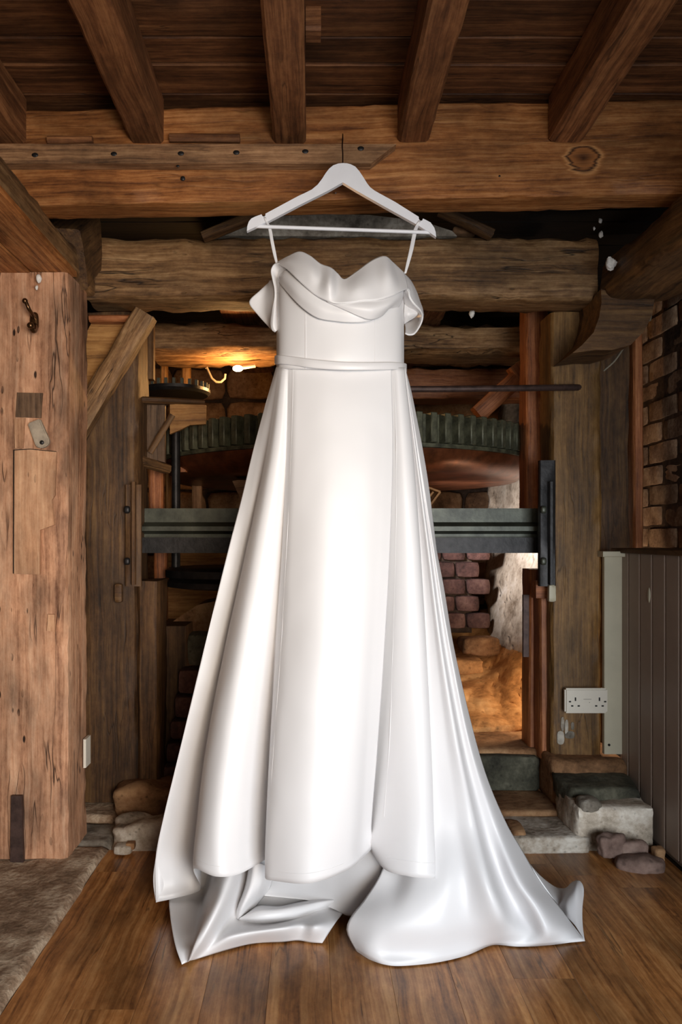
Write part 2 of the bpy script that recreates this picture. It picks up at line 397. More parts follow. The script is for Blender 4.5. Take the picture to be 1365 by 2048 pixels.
def satin():
    m, nt, b = newmat('ivory_satin'); n = N(nt); L = nt.links
    tc = n('ShaderNodeTexCoord').outputs['Object']
    b.inputs['Base Color'].default_value = srgb(228, 226, 226)
    b.inputs['Roughness'].default_value = 0.43
    b.inputs['Specular IOR Level'].default_value = 0.55
    b.inputs['Sheen Weight'].default_value = 0.15
    b.inputs['Sheen Roughness'].default_value = 0.4
    a = n('ShaderNodeTexNoise', ins={'Vector': tc, 'Scale': 900.0, 'Detail': 2.0}).outputs[0]
    L.new(n('ShaderNodeBump', ins={'Strength': 0.06, 'Distance': 0.001, 'Height': a}).outputs[0], b.inputs['Normal'])
    return m
M_satin = satin()

# ------------------------------------------------------------------ the setting
YF = 0.75                     # how near to the camera the room is built
# floor: dark base with laminate planks
fl = slab('floor', -1.15, 1.3, YF, 4.3, -0.06, -0.012, M_earth, step=0.4); tag(fl, kind='structure')
random.seed(4)
xs = -0.585
while xs < 1.0:
    y = YF-0.3*random.random(); wpl = 0.125
    while y < 2.16:
        l = 0.62+0.2*random.random(); y1 = min(y+l, 2.16)
        y0 = max(y, YF-0.1)
        if y1-y0 > 0.03:
            slab('plank', xs+0.0002, min(xs+wpl, 1.0)-0.0002, y0+0.0002, y1-0.0002, -0.012, 0.0, W_floor, fl, grain='Y', chamf=0.0004, step=0.5, k=1)
        y = y1
    xs += wpl
# ceiling boards
CZ = H+1.085
ce = slab('ceiling', -1.15, 1.3, YF, 4.3, CZ+0.03, CZ+0.06, W_dark, step=0.4); tag(ce, kind='structure')
y = YF; random.seed(9)
while y < 4.2:
    wd = 0.085+0.04*random.random()
    xj = -1.15+random.random()*1.0
    dz = random.uniform(-0.003, 0.003)
    for a, b in ((-1.15, xj), (xj, 1.3)):
        slab('plank', a+0.001, b-0.001, y+0.0015, y+wd-0.0015, CZ+dz, CZ+0.025+dz, W_plank if y < 1.93 else W_shade, ce, amp=0.0012, step=0.12, k=2)  # boards past the front beam are coloured black in place of shade
    y += wd
# walls
wl = slab('wall_left', -1.22, -1.15, YF, 4.3, 0, CZ+0.03, M_mortar, grain='Y', amp=0.004, step=0.1, k=6); tag(wl, kind='structure')
wb = slab('wall_back', -1.2, 1.36, 4.22, 4.32, 0, CZ+0.03, M_mortar, amp=0.01, step=0.08, k=10); tag(wb, kind='structure')
random.seed(21)
z = 0.0
while z < CZ-0.1:
    hh = random.uniform(0.14, 0.22); x = -1.15
    while x < 1.2:
        ww = random.uniform(0.2, 0.4)
        rock('stone', (x+ww/2, 4.21, z+hh/2), (ww/2-0.008, 0.035, hh/2-0.008), M_stone_brown, wb, amp=0.01, cuts=3, n=6)
        x += ww
    z += hh
wr = slab('wall_right', 1.258, 1.36, YF, 4.3, 0, CZ+0.03, M_mortar, grain='Y', step=0.3); tag(wr, kind='structure')
bmesh_variants = []
for k in range(5):
    o = rock('brick', (0, 0, 0), (0.024, 0.1090, 0.0352), M_brick, wr, amp=0.003, cuts=4, n=12, freq=14, seed=40+k)
    bmesh_variants.append(o.data); bpy.data.objects.remove(o)
zc = 0.86; row = 0; random.seed(5); nb = 0
while zc < CZ:
    yy = 1.78 + (0.11 if row % 2 else 0)
    while yy < 3.5:
        o = bpy.data.objects.new('brick', random.choice(bmesh_variants)); o.location = (1.278+random.uniform(-0.005, 0.004), yy, zc+0.037+random.uniform(-0.004, 0.004))
        o.rotation_euler = (random.uniform(-0.015, 0.015), 0, random.uniform(-0.012, 0.012)+ (math.pi if random.random() < 0.5 else 0))
        link(o, wr); yy += 0.224; nb += 1
    zc += 0.077; row += 1
# panelled dado on the right
da = slab('trim_1', 1.014, 1.05, 1.25, 2.44, 0.0, 0.85, M_panel, grain='Z', step=0.3); tag(da, kind='structure')
yy = 1.30
while yy < 2.42:
    slab('panel_board', 1.0, 1.0135, yy+0.003, min(yy+0.0815, 2.425)-0.003, 0.02, 0.85, M_panel, da, grain='Z', chamf=0.003, step=0.3)
    yy += 0.0815
lg = slab('ledge', 0.985, 1.26, 1.25, 2.46, 0.85, 0.866, W_dark, da, grain='Y', step=0.2)
kn = ball('knot', (1.0, 2.215, 0.73), 0.012, M_return, da, sc=(0.3, 0.7, 1.9))
rt = slab('trim_2', 0.942, 1.0, 2.405, 2.425, 0.205, 0.845, M_return, grain='Z', step=0.2); tag(rt, kind='structure')
slab('cap', 0.93, 1.004, 2.385, 2.43, 0.838, 0.856, M_return, rt, step=0.2)
ball('screw', (0.957, 2.404, 0.235), 0.004, M_black, rt)

# stone threshold on the left (one rough slab by another)
def ground_patch(name, x0, x1, y0, y1, z, mat, amp, nx, ny, edge=0.012, parent=None, seed=1, tilt=0):
    bm = bmesh.new(); V = []
    for j in range(ny+1):
        r = []
        for i in range(nx+1):
            x = x0+(x1-x0)*i/nx; y = y0+(y1-y0)*j/ny; p = Vector((x, y, 0))
            h = z + amp*(nz(p, 7, seed)+0.6*nz(p, 20, seed+1)+0.35*nz(p, 55, seed+2)) + tilt*(y-y0)
            e = min(i, nx-i, j, ny-j)
            if e == 0: h -= edge
            if i in (0, nx): p.x += 0.006*nz(p, 12, seed+4)
            r.append(bm.verts.new((p.x, p.y, h)))
        V.append(r)
    for j in range(ny):
        for i in range(nx): bm.faces.new((V[j][i], V[j][i+1], V[j+1][i+1], V[j+1][i]))
    ring = [V[0][i] for i in range(nx+1)]+[V[j][nx] for j in range(1, ny+1)]+[V[ny][i] for i in range(nx-1, -1, -1)]+[V[j][0] for j in range(ny-1, 0, -1)]
    low = [bm.verts.new((v.co.x, v.co.y, -0.011)) for v in ring]; n = len(ring)
    for i in range(n): bm.faces.new((ring[i], low[i], low[(i+1) % n], ring[(i+1) % n]))
    bm.faces.new(low)
    return finish(name, bm, mat, parent, ang=70)
o = ground_patch('threshold_stone', -1.15, -0.585, YF, 2.16, 0.016, M_stone_slab, 0.006, 50, 110)
tag(o, 'long gritty pale stone slab along the left edge of the wood floor', 'stone slab')
for i, (a, b, c, d, zz, lab) in enumerate([(-1.0, -0.575, 2.165, 2.33, 0.018, 'worn grey flagstone directly behind the front left post'), (-1.0, -0.60, 2.335, 2.47, 0.034, 'grey flagstone at the foot of the broad dark left post')]):
    tag(ground_patch('flagstone', a, b, c, d, zz, M_stone_slab if i else M_stone, 0.004, 24, 14, seed=11+i), lab, 'flagstone')

# ------------------------------------------------------------------ timbers
LB = 'timber'
# front beam: slightly lower at the left than at the right
A = P(-60, 0, 1.845); B = P(1440, 0, 1.845)
zl, zr = H+(VY-410)*1.845/F, H+(VY-384)*1.845/F
hb = 0.235
fb = timber('ceiling_beam', (A.x, 1.89, zl+hb/2-0.002), (B.x, 1.89, zr+hb/2-0.002), 0.09, hb, W_red, amp=0.0018, chamf=0.005, step=0.03, k=6)
tag(fb, 'big reddish pine beam across the ceiling behind the white hanger', 'beam')
ball('nail', P(1000, 352, 1.843), 0.0025, M_irondark, fb, sc=(1, 0.4, 1))
ball('bolt_head', P(366, 357, 1.842), 0.006, M_irondark, fb, sc=(1, 0.5, 1))
tube('nail', [P(673, 386, 1.845), P(672, 386, 1.82)], 0.0018, M_chrome, fb)
# strip nailed to it, with its chamfered right end
st = empty('ledger_strip', P(400, 310, 1.82), 'brown wooden strip nailed along the front beam with a chamfered right end', 'wooden strip')
pz0, pz1 = H+(VY-327)*1.812/F, H+(VY-288)*1.812/F
xa, xb, xc = P(-60, 0, 1.812).x, P(742, 0, 1.812).x, P(793, 0, 1.812).x
bm = bmesh.new(); sec = []
nn = 60
xsn = [xa+(xb-xa)*i/nn for i in range(nn+1)]+[xb+(xc-xb)*i/8 for i in range(1, 9)]
for x in xsn:
    t = max(0, (x-xb)/(xc-xb))
    zb = pz0+(pz1-pz0)*0.98*t
    dr = 0.0015*nz(Vector((x, 0, 0)), 14, 3)
    sec.append([bm.verts.new(v) for v in ((x, 1.812+dr, zb+dr), (x, 1.842, zb), (x, 1.842, pz1), (x, 1.812+dr, pz1+dr+0.0015*nz(Vector((x, 1, 0)), 30, 8)))])
for i in range(len(sec)-1):
    for j in range(4): bm.faces.new((sec[i][j], sec[i][(j+1) % 4], sec[i+1][(j+1) % 4], sec[i+1][j]))
bm.faces.new(sec[0]); bm.faces.new(sec[-1][::-1])
finish('board', bm, W_strip, st, ang=25)
for (x, y) in ((70, 310), (228, 308), (362, 307), (473, 305), (611, 303), (722, 297), (356, 332)):
    ball('nail_hole', P(x, y, 1.812), 0.0075 if x != 356 else 0.004, M_irondark, st, sc=(1.1, 0.25, 0.75), seg=10)
# joists
for (x0, x1, lab) in ((-0.79, -0.70, 'dark ceiling joist in the shadowed far left corner of the ceiling'),
                      (-0.444, -0.362, 'reddish ceiling joist above the left end of the strip, second from the left'),
                      (-0.093, -0.012, 'ceiling joist ending just left of the hanger hook'),
                      (0.213, 0.290, 'gnarled grey-brown ceiling joist ending where the strip stops'),
                      (0.583, 0.668, 'grey-brown ceiling joist nearest to the right wall')):
    j = timber('ceiling_joist', ((x0+x1)/2, YF-0.05, CZ-0.058), ((x0+x1)/2, 1.846 if x0 < 0.1 else 1.838, CZ-0.058), x1-x0, 0.116, W_joist, amp=0.0012, chamf=0.007, step=0.03, k=4)
    tag(j, lab, 'joist')
tag(timber('packing_block', P(340, 276, 1.835), P(480, 277, 1.835), 0.02, 0.02, W_joist, amp=0.001), 'short packing piece on the strip between the two left joists', 'wood block')
tag(timber('packing_block', P(96, 281, 1.835), P(186, 280, 1.835), 0.02, 0.016, W_joist, amp=0.001), 'short packing piece on the strip beside the far left joist', 'wood block')
tag(timber('wood_cleat', P(612, 40, 1.56), P(642, 40, 1.56), 0.05, 0.07, W_joist, amp=0.001), 'small wooden cleat on the ceiling boards right of the middle joist', 'wood block')

# second beam (back), its posts and braces
b2z0 = H+(VY-598)*2.3/F; b2z1 = H+(VY-473)*2.3/F
b2 = timber('oak_beam', (P(172, 0, 2.3).x, 2.375, (b2z0+b2z1)/2), (P(1197, 0, 2.3).x, 2.375, (b2z0+b2z1)/2), 0.15, b2z1-b2z0, W_oak, amp=0.005, chamf=0.01, step=0.03, k=6)
tag(b2, 'old rough oak beam with long cracks crossing behind the dress bodice', 'beam')
fp = timber('oak_post', (-0.785, 2.15, 0.018), (-0.785, 2.15, H+0.728), 0.235, 0.185, W_post, amp=0.0035, chamf=0.008, step=0.03, k=7)
tag(fp, 'massive worm-eaten pale oak post standing at the left edge', 'post')
lp = empty('oak_post', (-0.64, 2.5, 0.04), 'broad dark oak post behind the pale front left post', 'post')
timber('post_shaft', (-0.66, 2.52, 0.04), (-0.66, 2.52, b2z0), 0.27-0.12+0.05, 0.17, W_dark, lp, amp=0.004, chamf=0.012, step=0.04, k=5)
timber('side_board', (-0.527, 2.50, 0.05), (-0.527, 2.50, H-0.14), 0.075, 0.14, W_dark, lp, amp=0.003, chamf=0.01)
rock('peg', P(238, 1186, 2.40), (0.012, 0.012, 0.03), W_dark, lp, amp=0.002, cuts=3)
rp = timber('oak_post', (0.862, 2.50, 0.195), (0.862, 2.50, b2z0), 0.165, 0.14, W_oak, amp=0.003, chamf=0.008, step=0.04, k=5)
rp.data.materials[0] = W_socketpost
tag(rp, 'square oak post carrying the white double socket', 'post')
ip = timber('inner_post', (0.79, 2.66, 0.9), (0.79, 2.66, 1.78), 0.08, 0.1, W_jamb, amp=0.003, chamf=0.006)
tag(ip, 'narrow reddish post just left behind the socket post', 'post')
# left brace with golden infill board
br = timber('diagonal_brace', P(150, 868, 2.33), P(292, 628, 2.33), 0.06, 0.07, W_oak, amp=0.003)
tag(br, 'diagonal oak brace between left post and old beam', 'brace')
gb = prism('infill_board', [(160, 690), (182, 648), (268, 648), (262, 700), (166, 836)], 2.37, 2.40, W_golden, bevel=0.002)
tag(gb, 'golden brown infill board behind the diagonal brace', 'board')
tag(timber('wood_block', P(182, 640, 2.36), P(268, 640, 2.36), 0.05, 0.022, W_jamb, amp=0.001), 'small reddish batten under the left end of the old beam', 'wood block')
# left wall plate and soffit boards
wp = timber('wall_plate', (-0.755, 1.0, H+0.778), (-0.755, 2.30, H+0.778), 0.19, 0.085, W_oak, amp=0.005, chamf=0.008, k=5)
tag(wp, 'rough timber wall plate running back above the soffit at upper left', 'beam')
so = empty('soffit', (-0.8, 1.7, H+0.733), 'reddish soffit boards above the pale left post', 'boards')
for i, (a, b) in enumerate(((-0.77, -0.655), (-0.86, -0.772), (-0.99, -0.862))):
    slab('plank', a, b, 1.0, 2.10, H+0.729-0.003*i, H+0.745-0.003*i, W_red, so, amp=0.001, grain='Y')
cb = timber('corner_block', P(128, 520, 2.12), P(165, 480, 2.3), 0.12, 0.17, W_dark, amp=0.006)
tag(cb, 'gnarled dark corner block left of the old beam end', 'wood block')
# right wall plate and knee bracket
wpr = timber('wall_plate', (1.0, 1.45, H+0.757), (1.0, 2.27, H+0.775), 0.24, 0.125, W_oak, amp=0.010, chamf=0.014, k=6)
wpr.data.materials[0] = W_dark
tag(wpr, 'gnarled timber wall plate running towards the camera at upper right', 'beam')
kn = prism('knee_bracket', [(1203, 578), (1225, 583), (1312, 580), (1306, 628), (1290, 662), (1262, 690), (1225, 700), (1190, 700), (1146, 706), (1165, 690), (1188, 665), (1199, 635), (1204, 605)], 2.24, 2.42, W_dark, bevel=0.006)
tag(kn, 'curved wooden knee bracket under the right wall plate', 'bracket')
tag(rock('wedge_block', P(1250, 568, 2.26), (0.055, 0.05, 0.012), W_oak, amp=0.006, cuts=5), 'thin wooden wedge on top of the knee bracket', 'wood block')
# upright boards between post and brick wall
tag(slab('upright_board', 1.0, 1.115, 2.62, 2.70, 0.0, 1.78, W_dark, grain='Z', amp=0.003), 'dark upright board beside the brick wall', 'board')  # board widened as dark infill so the gap reads as deep shade
tag(timber('upright_board', (1.155, 2.66, 0.0), (1.150, 2.66, 1.78), 0.035, 0.06, W_jamb, amp=0.002), 'thin red-brown upright board touching the brick wall', 'board')
# stone lintel between beams, braces and chips
ln = prism('stone_lintel', [(418, 471), (440, 452), (490, 440), (560, 432), (660, 428), (740, 430), (800, 437), (860, 447), (905, 462), (915, 472), (700, 473)], 2.315, 2.44, M_stone, bevel=0.012)
tag(ln, 'grey arched stone lintel seen between the two big beams', 'stone')
for (x0, y0, x1, y1, lab) in ((405, 474, 520, 428, 'dark slanting brace left of the stone lintel'), (880, 420, 985, 470, 'dark slanting brace right of the stone lintel')):
    tag(timber('slanting_brace', P(x0, y0, 2.27), P(x1, y1, 2.27), 0.04, 0.03, W_dark, amp=0.002), lab, 'brace')
tag(rock('stone_chip', P(927, 466, 2.36), (0.038, 0.03, 0.012), M_stone_brown, amp=0.004, cuts=4), 'brown stone chip lying on the old beam, the larger one', 'stone')
tag(rock('stone_chip', P(968, 470, 2.36), (0.028, 0.03, 0.007), M_stone_brown, amp=0.003, cuts=4), 'small flat stone chip lying on the old beam', 'stone')

# ------------------------------------------------------------------ machinery pit
b3 = timber('rough_beam', (P(300, 0, 2.9).x, 3.02, H+0.775), (P(1062, 0, 2.9).x, 3.02, H+0.775), 0.24, 0.13, W_oak, amp=0.012, chamf=0.02, step=0.04, k=5)
tag(b3, 'rough rounded timber crossing the pit behind the dress waist', 'beam')
tag(timber('lower_beam', (P(560, 0, 3.5).x, 3.6, H+0.72), (P(1075, 0, 3.5).x, 3.6, H+0.72), 0.2, 0.14, W_jamb, amp=0.006), 'dark reddish beam deep in the pit below the rough timber', 'beam')
for (x, w_, lab) in ((-0.27, 0.16, 'short dark pit joist above the rough timber on the left'), (0.47, 0.10, 'short dark pit joist above the rough timber on the right')):
    tag(timber('pit_joist', (x, 2.46, H+0.78+0.12), (x, 3.9, H+0.78+0.12), w_, 0.09, W_joist, amp=0.004), lab, 'joist')
for (x0, y0, x1, y1, lab) in ((955, 830, 1050, 742, 'slanting reddish strut in the pit above the wheel'), (1075, 800, 1030, 730, 'short steep strut in the pit beside the narrow post')):
    tag(timber('pit_strut', P(x0, y0, 2.95), P(x1, y1, 2.95), 0.06, 0.07, W_jamb, amp=0.003), lab, 'brace')
# iron rod
tag(tube('iron_rod', [P(640, 779, 2.40), P(900, 778, 2.40), P(1150, 775, 2.41), P(1166, 775, 2.46)], 0.0105, M_strap), 'brown iron rod running into the socket post', 'rod')

# great spur wheel
WC = Vector(((690-VX)*3.2/F, 3.2, 0)); zt = H+0.415
gw = empty('spur_wheel', (WC.x, WC.y, zt-0.1), 'large horizontal iron spur wheel with cogs behind the skirt', 'gear wheel')
R = 0.76
lathe('rim', (WC.x, WC.y, 0), [(R-0.10, zt-0.004), (R-0.012, zt-0.004), (R-0.012, zt-0.105), (R+0.02, zt-0.105), (R+0.02, zt-0.118), (R-0.10, zt-0.118)], M_gear, gw, n=96)
lathe('lower_ring', (WC.x, WC.y, 0), [(R-0.09, zt-0.119), (R+0.012, zt-0.119), (R+0.0, zt-0.15), (R-0.05, zt-0.185), (R-0.12, zt-0.19)], M_rust, gw, n=96)
tb = bmesh.new(); bmesh.ops.create_cube(tb, size=1)
for v in tb.verts:
    v.co = Vector((v.co.x*0.036, v.co.y*(0.024 if v.co.x > 0 else 0.03), v.co.z*0.10))
bmesh.ops.bevel(tb, geom=tb.edges[:], offset=0.003, segments=1, affect='EDGES')
t0 = finish('cog', tb, M_gear, gw)
NT = 92
for k in range(NT):
    o = t0 if k == 0 else t0.copy()
    a = 2*math.pi*k/NT
    o.location = (WC.x+(R+0.004)*math.cos(a), WC.y+(R+0.004)*math.sin(a), zt-0.052); o.rotation_euler = (0, 0, a)
    if k: COL.objects.link(o)
for k in range(6):
    a = math.pi*k/3+0.2
    timber('spoke', (WC.x+0.06*math.cos(a), WC.y+0.06*math.sin(a), zt-0.11), (WC.x+(R-0.08)*math.cos(a), WC.y+(R-0.08)*math.sin(a), zt-0.11), 0.07, 0.05, M_irondark, gw)
lathe('hub', (WC.x, WC.y, 0), [(0.12, zt-0.19), (0.15, zt-0.17), (0.15, zt-0.03), (0.12, zt-0.01)], M_irondark, gw, n=32)
lathe('main_shaft', (WC.x, WC.y, 0), [(0.085, 0.0), (0.085, CZ-0.01)], M_irondark, gw, n=24)

# iron cross beam, extruded profile
def zy(y, D=2.5): return H+(VY-y)*D/F
ib = empty('iron_girder', (0.1, 2.55, zy(1060)), 'grey-green iron girder crossing behind the skirt', 'girder')
x0, x1 = P(272, 0, 2.5).x, P(1082, 0, 2.5).x
def prof(name, pts, mat, parent):
    bm = bmesh.new(); a = [bm.verts.new((x0, y, z)) for y, z in pts]; b = [bm.verts.new((x1, y, z)) for y, z in pts]; n = len(pts)
    bm.faces.new(a); bm.faces.new(b[::-1])
    for i in range(n): bm.faces.new((a[i], b[i], b[(i+1) % n], a[(i+1) % n]))
    bmesh.ops.bevel(bm, geom=[e for e in bm.edges if e.calc_face_angle(0) > 0.4 and len(e.link_faces) == 2], offset=0.004, segments=2, affect='EDGES')
    return finish(name, bm, mat, parent, ang=40)
prof('web', [(2.53, zy(1016)), (2.53, zy(1104)), (2.58, zy(1104)), (2.58, zy(1016))], M_iron, ib)
prof('flange', [(2.485, zy(1062)), (2.485, zy(1053)), (2.529, zy(1044)), (2.529, zy(1068))], M_iron, ib)
prof('lower_plate', [(2.50, zy(1075)), (2.50, zy(1106)), (2.529, zy(1106)), (2.529, zy(1075))], M_irondark, ib)
for (xx, lab) in ((1090, 'black iron bracket bolted to the right post'), (266, 'dark bracket fixed to the left post')):
    bk = empty('iron_bracket', P(xx, 1170, 2.43), lab, 'bracket')
    D = 2.425; mt = M_irondark if xx > 600 else W_dark
    c = P(xx, 0, D).x; off = 0 if xx > 600 else 0.0
    slab('plate', c-0.022, c+0.03, 2.405 if xx > 600 else 2.41, 2.428, zy(1172, D), zy(922, D) if xx > 600 else zy(970, D), mt, bk, grain='Z', chamf=0.003, amp=0.001)
    slab('rib', c+0.004, c+0.016, 2.385, 2.405, zy(1168, D), zy(965, D), mt, bk, grain='Z', chamf=0.002)
    for yy in (1020, 1122):
        rock('bolt', (c-0.012, 2.398, zy(yy, D)), (0.009, 0.008, 0.012), M_iron if xx > 600 else M_irondark, bk, amp=0.0005, cuts=2, n=4)
# right jamb of the pit opening
jb = empty('pit_jamb', P(1080, 1500, 2.5), 'orange-brown wooden door jamb left of the socket post', 'door jamb')
timber('upright', (P(1072, 0, 2.55).x, 2.60, 0.18), (P(1074, 0, 2.55).x, 2.60, zy(1140)), 0.045, 0.10, W_jamb, jb, amp=0.002)
timber('upright', (P(1096, 0, 2.47).x-0.002, 2.52, 0.17), (P(1092, 0, 2.47).x, 2.52, zy(1165)), 0.038, 0.09, W_jamb, jb, amp=0.002)
slab('rail', P(1063, 0, 2.5).x, P(1105, 0, 2.5).x, 2.445, 2.50, zy(1195), zy(1160), W_jamb, jb, amp=0.001)
rock('block', P(1104, 1186, 2.40), (0.012, 0.012, 0.028), M_return, jb, amp=0.002, cuts=3)
slab('latch_plate', P(1048, 0, 2.55).x, P(1064, 0, 2.55).x, 2.56, 2.57, zy(1315, 2.55), zy(1190, 2.55), M_strap, jb, grain='Z', chamf=0.004)

# rock and plaster behind the opening
def roughsheet(name, ribs, nv, nu, mat, amp, freq=6, seed=3, lab=None, cat='rock', parent=None):
    rows = grid(ribs, nv, nu); bm = bmesh.new(); V = []
    for row_ in rows:
        V.append([bm.verts.new(p + Vector((0.2, -1, 0.5))*(amp*(nz(p, freq, seed)+0.5*nz(p, freq*2.7, seed+1)+0.22*nz(p, freq*8, seed+2)))) for p in row_])
    for i in range(len(V)-1):
        for j in range(len(V[0])-1): bm.faces.new((V[i][j], V[i+1][j], V[i+1][j+1], V[i][j+1]))
    o = finish(name, bm, mat, parent, ang=180)
    s = o.modifiers.new('thickness', 'SOLIDIFY'); s.thickness = 0.05; s.offset = 0
    if lab: tag(o, lab, cat)
    return o
roughsheet('sandy_rock_slope', [[(860, 1250, 3.8), (860, 1330, 3.4), (860, 1400, 3.05), (860, 1472, 2.72)],
    [(930, 1250, 3.75), (925, 1330, 3.4), (930, 1400, 3.05), (930, 1470, 2.74)],
    [(985, 1240, 3.6), (985, 1320, 3.35), (990, 1390, 3.05), (990, 1468, 2.76)],
    [(1030, 1290, 3.30), (1032, 1340, 3.12), (1035, 1400, 2.95), (1035, 1466, 2.78)],
    [(1085, 1330, 3.02), (1085, 1370, 2.96), (1088, 1420, 2.86), (1090, 1466, 2.80)]], 60, 14, M_rock, 0.035, 5, 3, 'smooth sandy lit rock slope in the opening right of the skirt')
roughsheet('plastered_rock_face', [[(984, 930, 3.85), (986, 1060, 3.8), (982, 1180, 3.7), (985, 1290, 3.5)],
    [(1010, 920, 3.75), (1012, 1060, 3.7), (1010, 1180, 3.5), (1012, 1320, 3.3)],
    [(1040, 910, 3.6), (1040, 1060, 3.5), (1042, 1180, 3.35), (1045, 1390, 3.1)],
    [(1080, 900, 3.4), (1080, 1060, 3.3), (1085, 1180, 3.15), (1095, 1420, 2.90)],
    [(1150, 900, 3.2), (1150, 1060, 3.1), (1150, 1180, 3.0), (1150, 1420, 2.85)]], 70, 12, M_lime, 0.05, 6, 7, 'rough pale plastered rock face above the sandy slope')
tag(rock('wall_boulder', P(1040, 815, 3.75), (0.09, 0.08, 0.10), M_stone, amp=0.02), 'pale rough stone above the right end of the spur wheel', 'stone')
tag(rock('ledge_stone', P(955, 1290, 3.3), (0.075, 0.06, 0.035), M_stone_brown, amp=0.012), 'brown squared stone at the foot of the dark pit pier', 'stone')
tag(rock('ledge_stone', P(925, 1330, 3.1), (0.09, 0.06, 0.03), M_rock, amp=0.015), 'sandy loose stone on the rock slope beside the skirt', 'stone')
# dark brick pier
pier = empty('brick_pier', P(900, 1265, 3.45), 'dark red brick pier deep in the pit right of the skirt', 'brick pier')
slab('core', P(790, 0, 3.45).x, P(945, 0, 3.45).x, 3.46, 3.6, H-0.44, H-0.02, M_mortar, pier)
v0 = None
for r_ in range(5):
    for c_ in range(4):
        x = P(785, 0, 3.45).x+0.055+c_*0.113-(0.05 if r_ % 2 else 0)
        if v0 is None: v0 = rock('brick', (x, 3.45, H-0.07), (0.053, 0.02, 0.035), M_brick_red, pier, amp=0.004, cuts=3); continue
        o = v0.copy(); o.location = (x, 3.45, H-0.07-r_*0.078); COL.objects.link(o)
# wooden pieces peeping out beside the skirt
fr = empty('wood_tray', P(866, 985, 2.75), 'orange wooden tray corner peeping out right of the skirt', 'tray')
for a, b in (((800, 955), (880, 984)), ((880, 984), (845, 1030)), ((790, 965), (858, 992)), ((866, 984), (838, 1020))):
    timber('frame_bar', P(a[0], a[1], 2.75), P(b[0], b[1], 2.75), 0.03, 0.008, W_golden, fr, amp=0.0005, chamf=0.001)
ho = prism('wooden_hopper', [(465, 962), (476, 960), (640, 968), (640, 1040), (500, 1040)], 2.75, 2.95, W_inlay, bevel=0.003)
tag(ho, 'pale corner of a wooden hopper left of the skirt', 'hopper')

# left side of the pit
cab = empty('lantern_cabinet', P(265, 930, 2.55), 'old green-brown wooden case with framed panel beside left post', 'cabinet')
timber('stile', P(258, 925, 2.46), P(264, 690, 2.46), 0.03, 0.022, W_golden, cab, amp=0.0015)
timber('top_rail', P(268, 800, 2.50), P(405, 806, 2.62), 0.05, 0.022, W_dark, cab, amp=0.002)
timber('bottom_rail', P(262, 916, 2.48), P(334, 938, 2.62), 0.04, 0.03, W_oak, cab, amp=0.002)
prism('panel', [(270, 805), (330, 800), (330, 925), (270, 908)], 2.56, 2.58, W_darkV, cab, bevel=0.002)
prism('back_board', [(340, 808), (412, 810), (412, 848), (380, 850), (360, 860), (340, 868)], 2.56, 2.575, W_golden, cab, bevel=0.002)
timber('curved_stay', P(300, 905, 2.54), P(345, 830, 2.54), 0.012, 0.02, W_dark, cab, amp=0.002)
timber('pit_stud', P(276, 760, 2.60), P(276, 640, 2.60), 0.03, 0.05, W_oak, cab, amp=0.002) if False else None
for (a, b, y0, y1, D, mt, lab) in ((270, 290, 640, 775, 2.6, M_stone_dark, 'grey-green upright stud right of the diagonal brace'), (290, 309, 635, 760, 2.62, W_dark, 'brown upright stud under the left end of the rough timber'),
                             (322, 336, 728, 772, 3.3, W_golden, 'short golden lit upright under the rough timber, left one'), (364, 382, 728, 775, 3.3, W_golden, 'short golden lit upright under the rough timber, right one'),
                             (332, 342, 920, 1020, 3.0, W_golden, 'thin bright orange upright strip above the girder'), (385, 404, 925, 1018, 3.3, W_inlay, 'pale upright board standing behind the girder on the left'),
                             (300, 328, 930, 1020, 2.8, W_jamb, 'dark red upright plank above the girder on the left'), (360, 376, 845, 945, 2.8, W_jamb, 'thin reddish upright before the spur wheel'),
                             (310, 335, 1105, 1250, 2.85, W_jamb, 'reddish upright plank below the left end of the girder')):
    o = timber('upright_stud', P((a+b)/2, y1, D), P((a+b)/2, y0, D), (b-a)*D/F, 0.04, mt, amp=0.0015); tag(o, lab, 'upright')
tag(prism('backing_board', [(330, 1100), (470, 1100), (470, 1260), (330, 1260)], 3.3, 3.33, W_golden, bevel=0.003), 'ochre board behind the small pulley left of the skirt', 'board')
sg = empty('small_gear', P(350, 785, 2.9), 'small dark gear with upright teeth under the pit lamp', 'gear wheel')
gc = P(352, 780, 2.95)
lathe('gear_disc', (gc.x, gc.y, 0), [(0.02, gc.z-0.025), (0.125, gc.z-0.022), (0.135, gc.z-0.012), (0.135, gc.z), (0.02, gc.z+0.004)], M_irondark, sg, n=40)
tt = None
for k in range(26):
    a = 2*math.pi*k/26
    if tt is None: tt = slab('tooth', -0.006, 0.006, -0.006, 0.006, -0.012, 0.02, M_iron, sg, grain='Z', chamf=0.001, step=0.1); o = tt
    else: o = tt.copy(); COL.objects.link(o)
    o.matrix_basis = Matrix.Translation((gc.x+0.125*math.cos(a), gc.y+0.125*math.sin(a), gc.z-0.01)) @ Matrix.Rotation(-math.pi/2, 4, 'Y') @ Matrix.Rotation(0, 4, 'X')
pc = P(470, 1158, 2.75)
pu = lathe('pulley', (pc.x, pc.y, 0), [(0.02, pc.z+0.045), (0.235, pc.z+0.045), (0.25, pc.z+0.036), (0.25, pc.z+0.012), (0.235, pc.z+0.004), (0.25, pc.z-0.004), (0.25, pc.z-0.022), (0.20, pc.z-0.03), (0.02, pc.z-0.03)], M_irondark, None, n=56)
tag(pu, 'flat black iron pulley disc below the girder left of the skirt', 'pulley')
tag(tube('pulley_shaft', [P(352, 1135, 2.72), P(352, 860, 2.72)], 0.016, M_irondark), 'thin black upright shaft behind the left end of the girder', 'shaft')
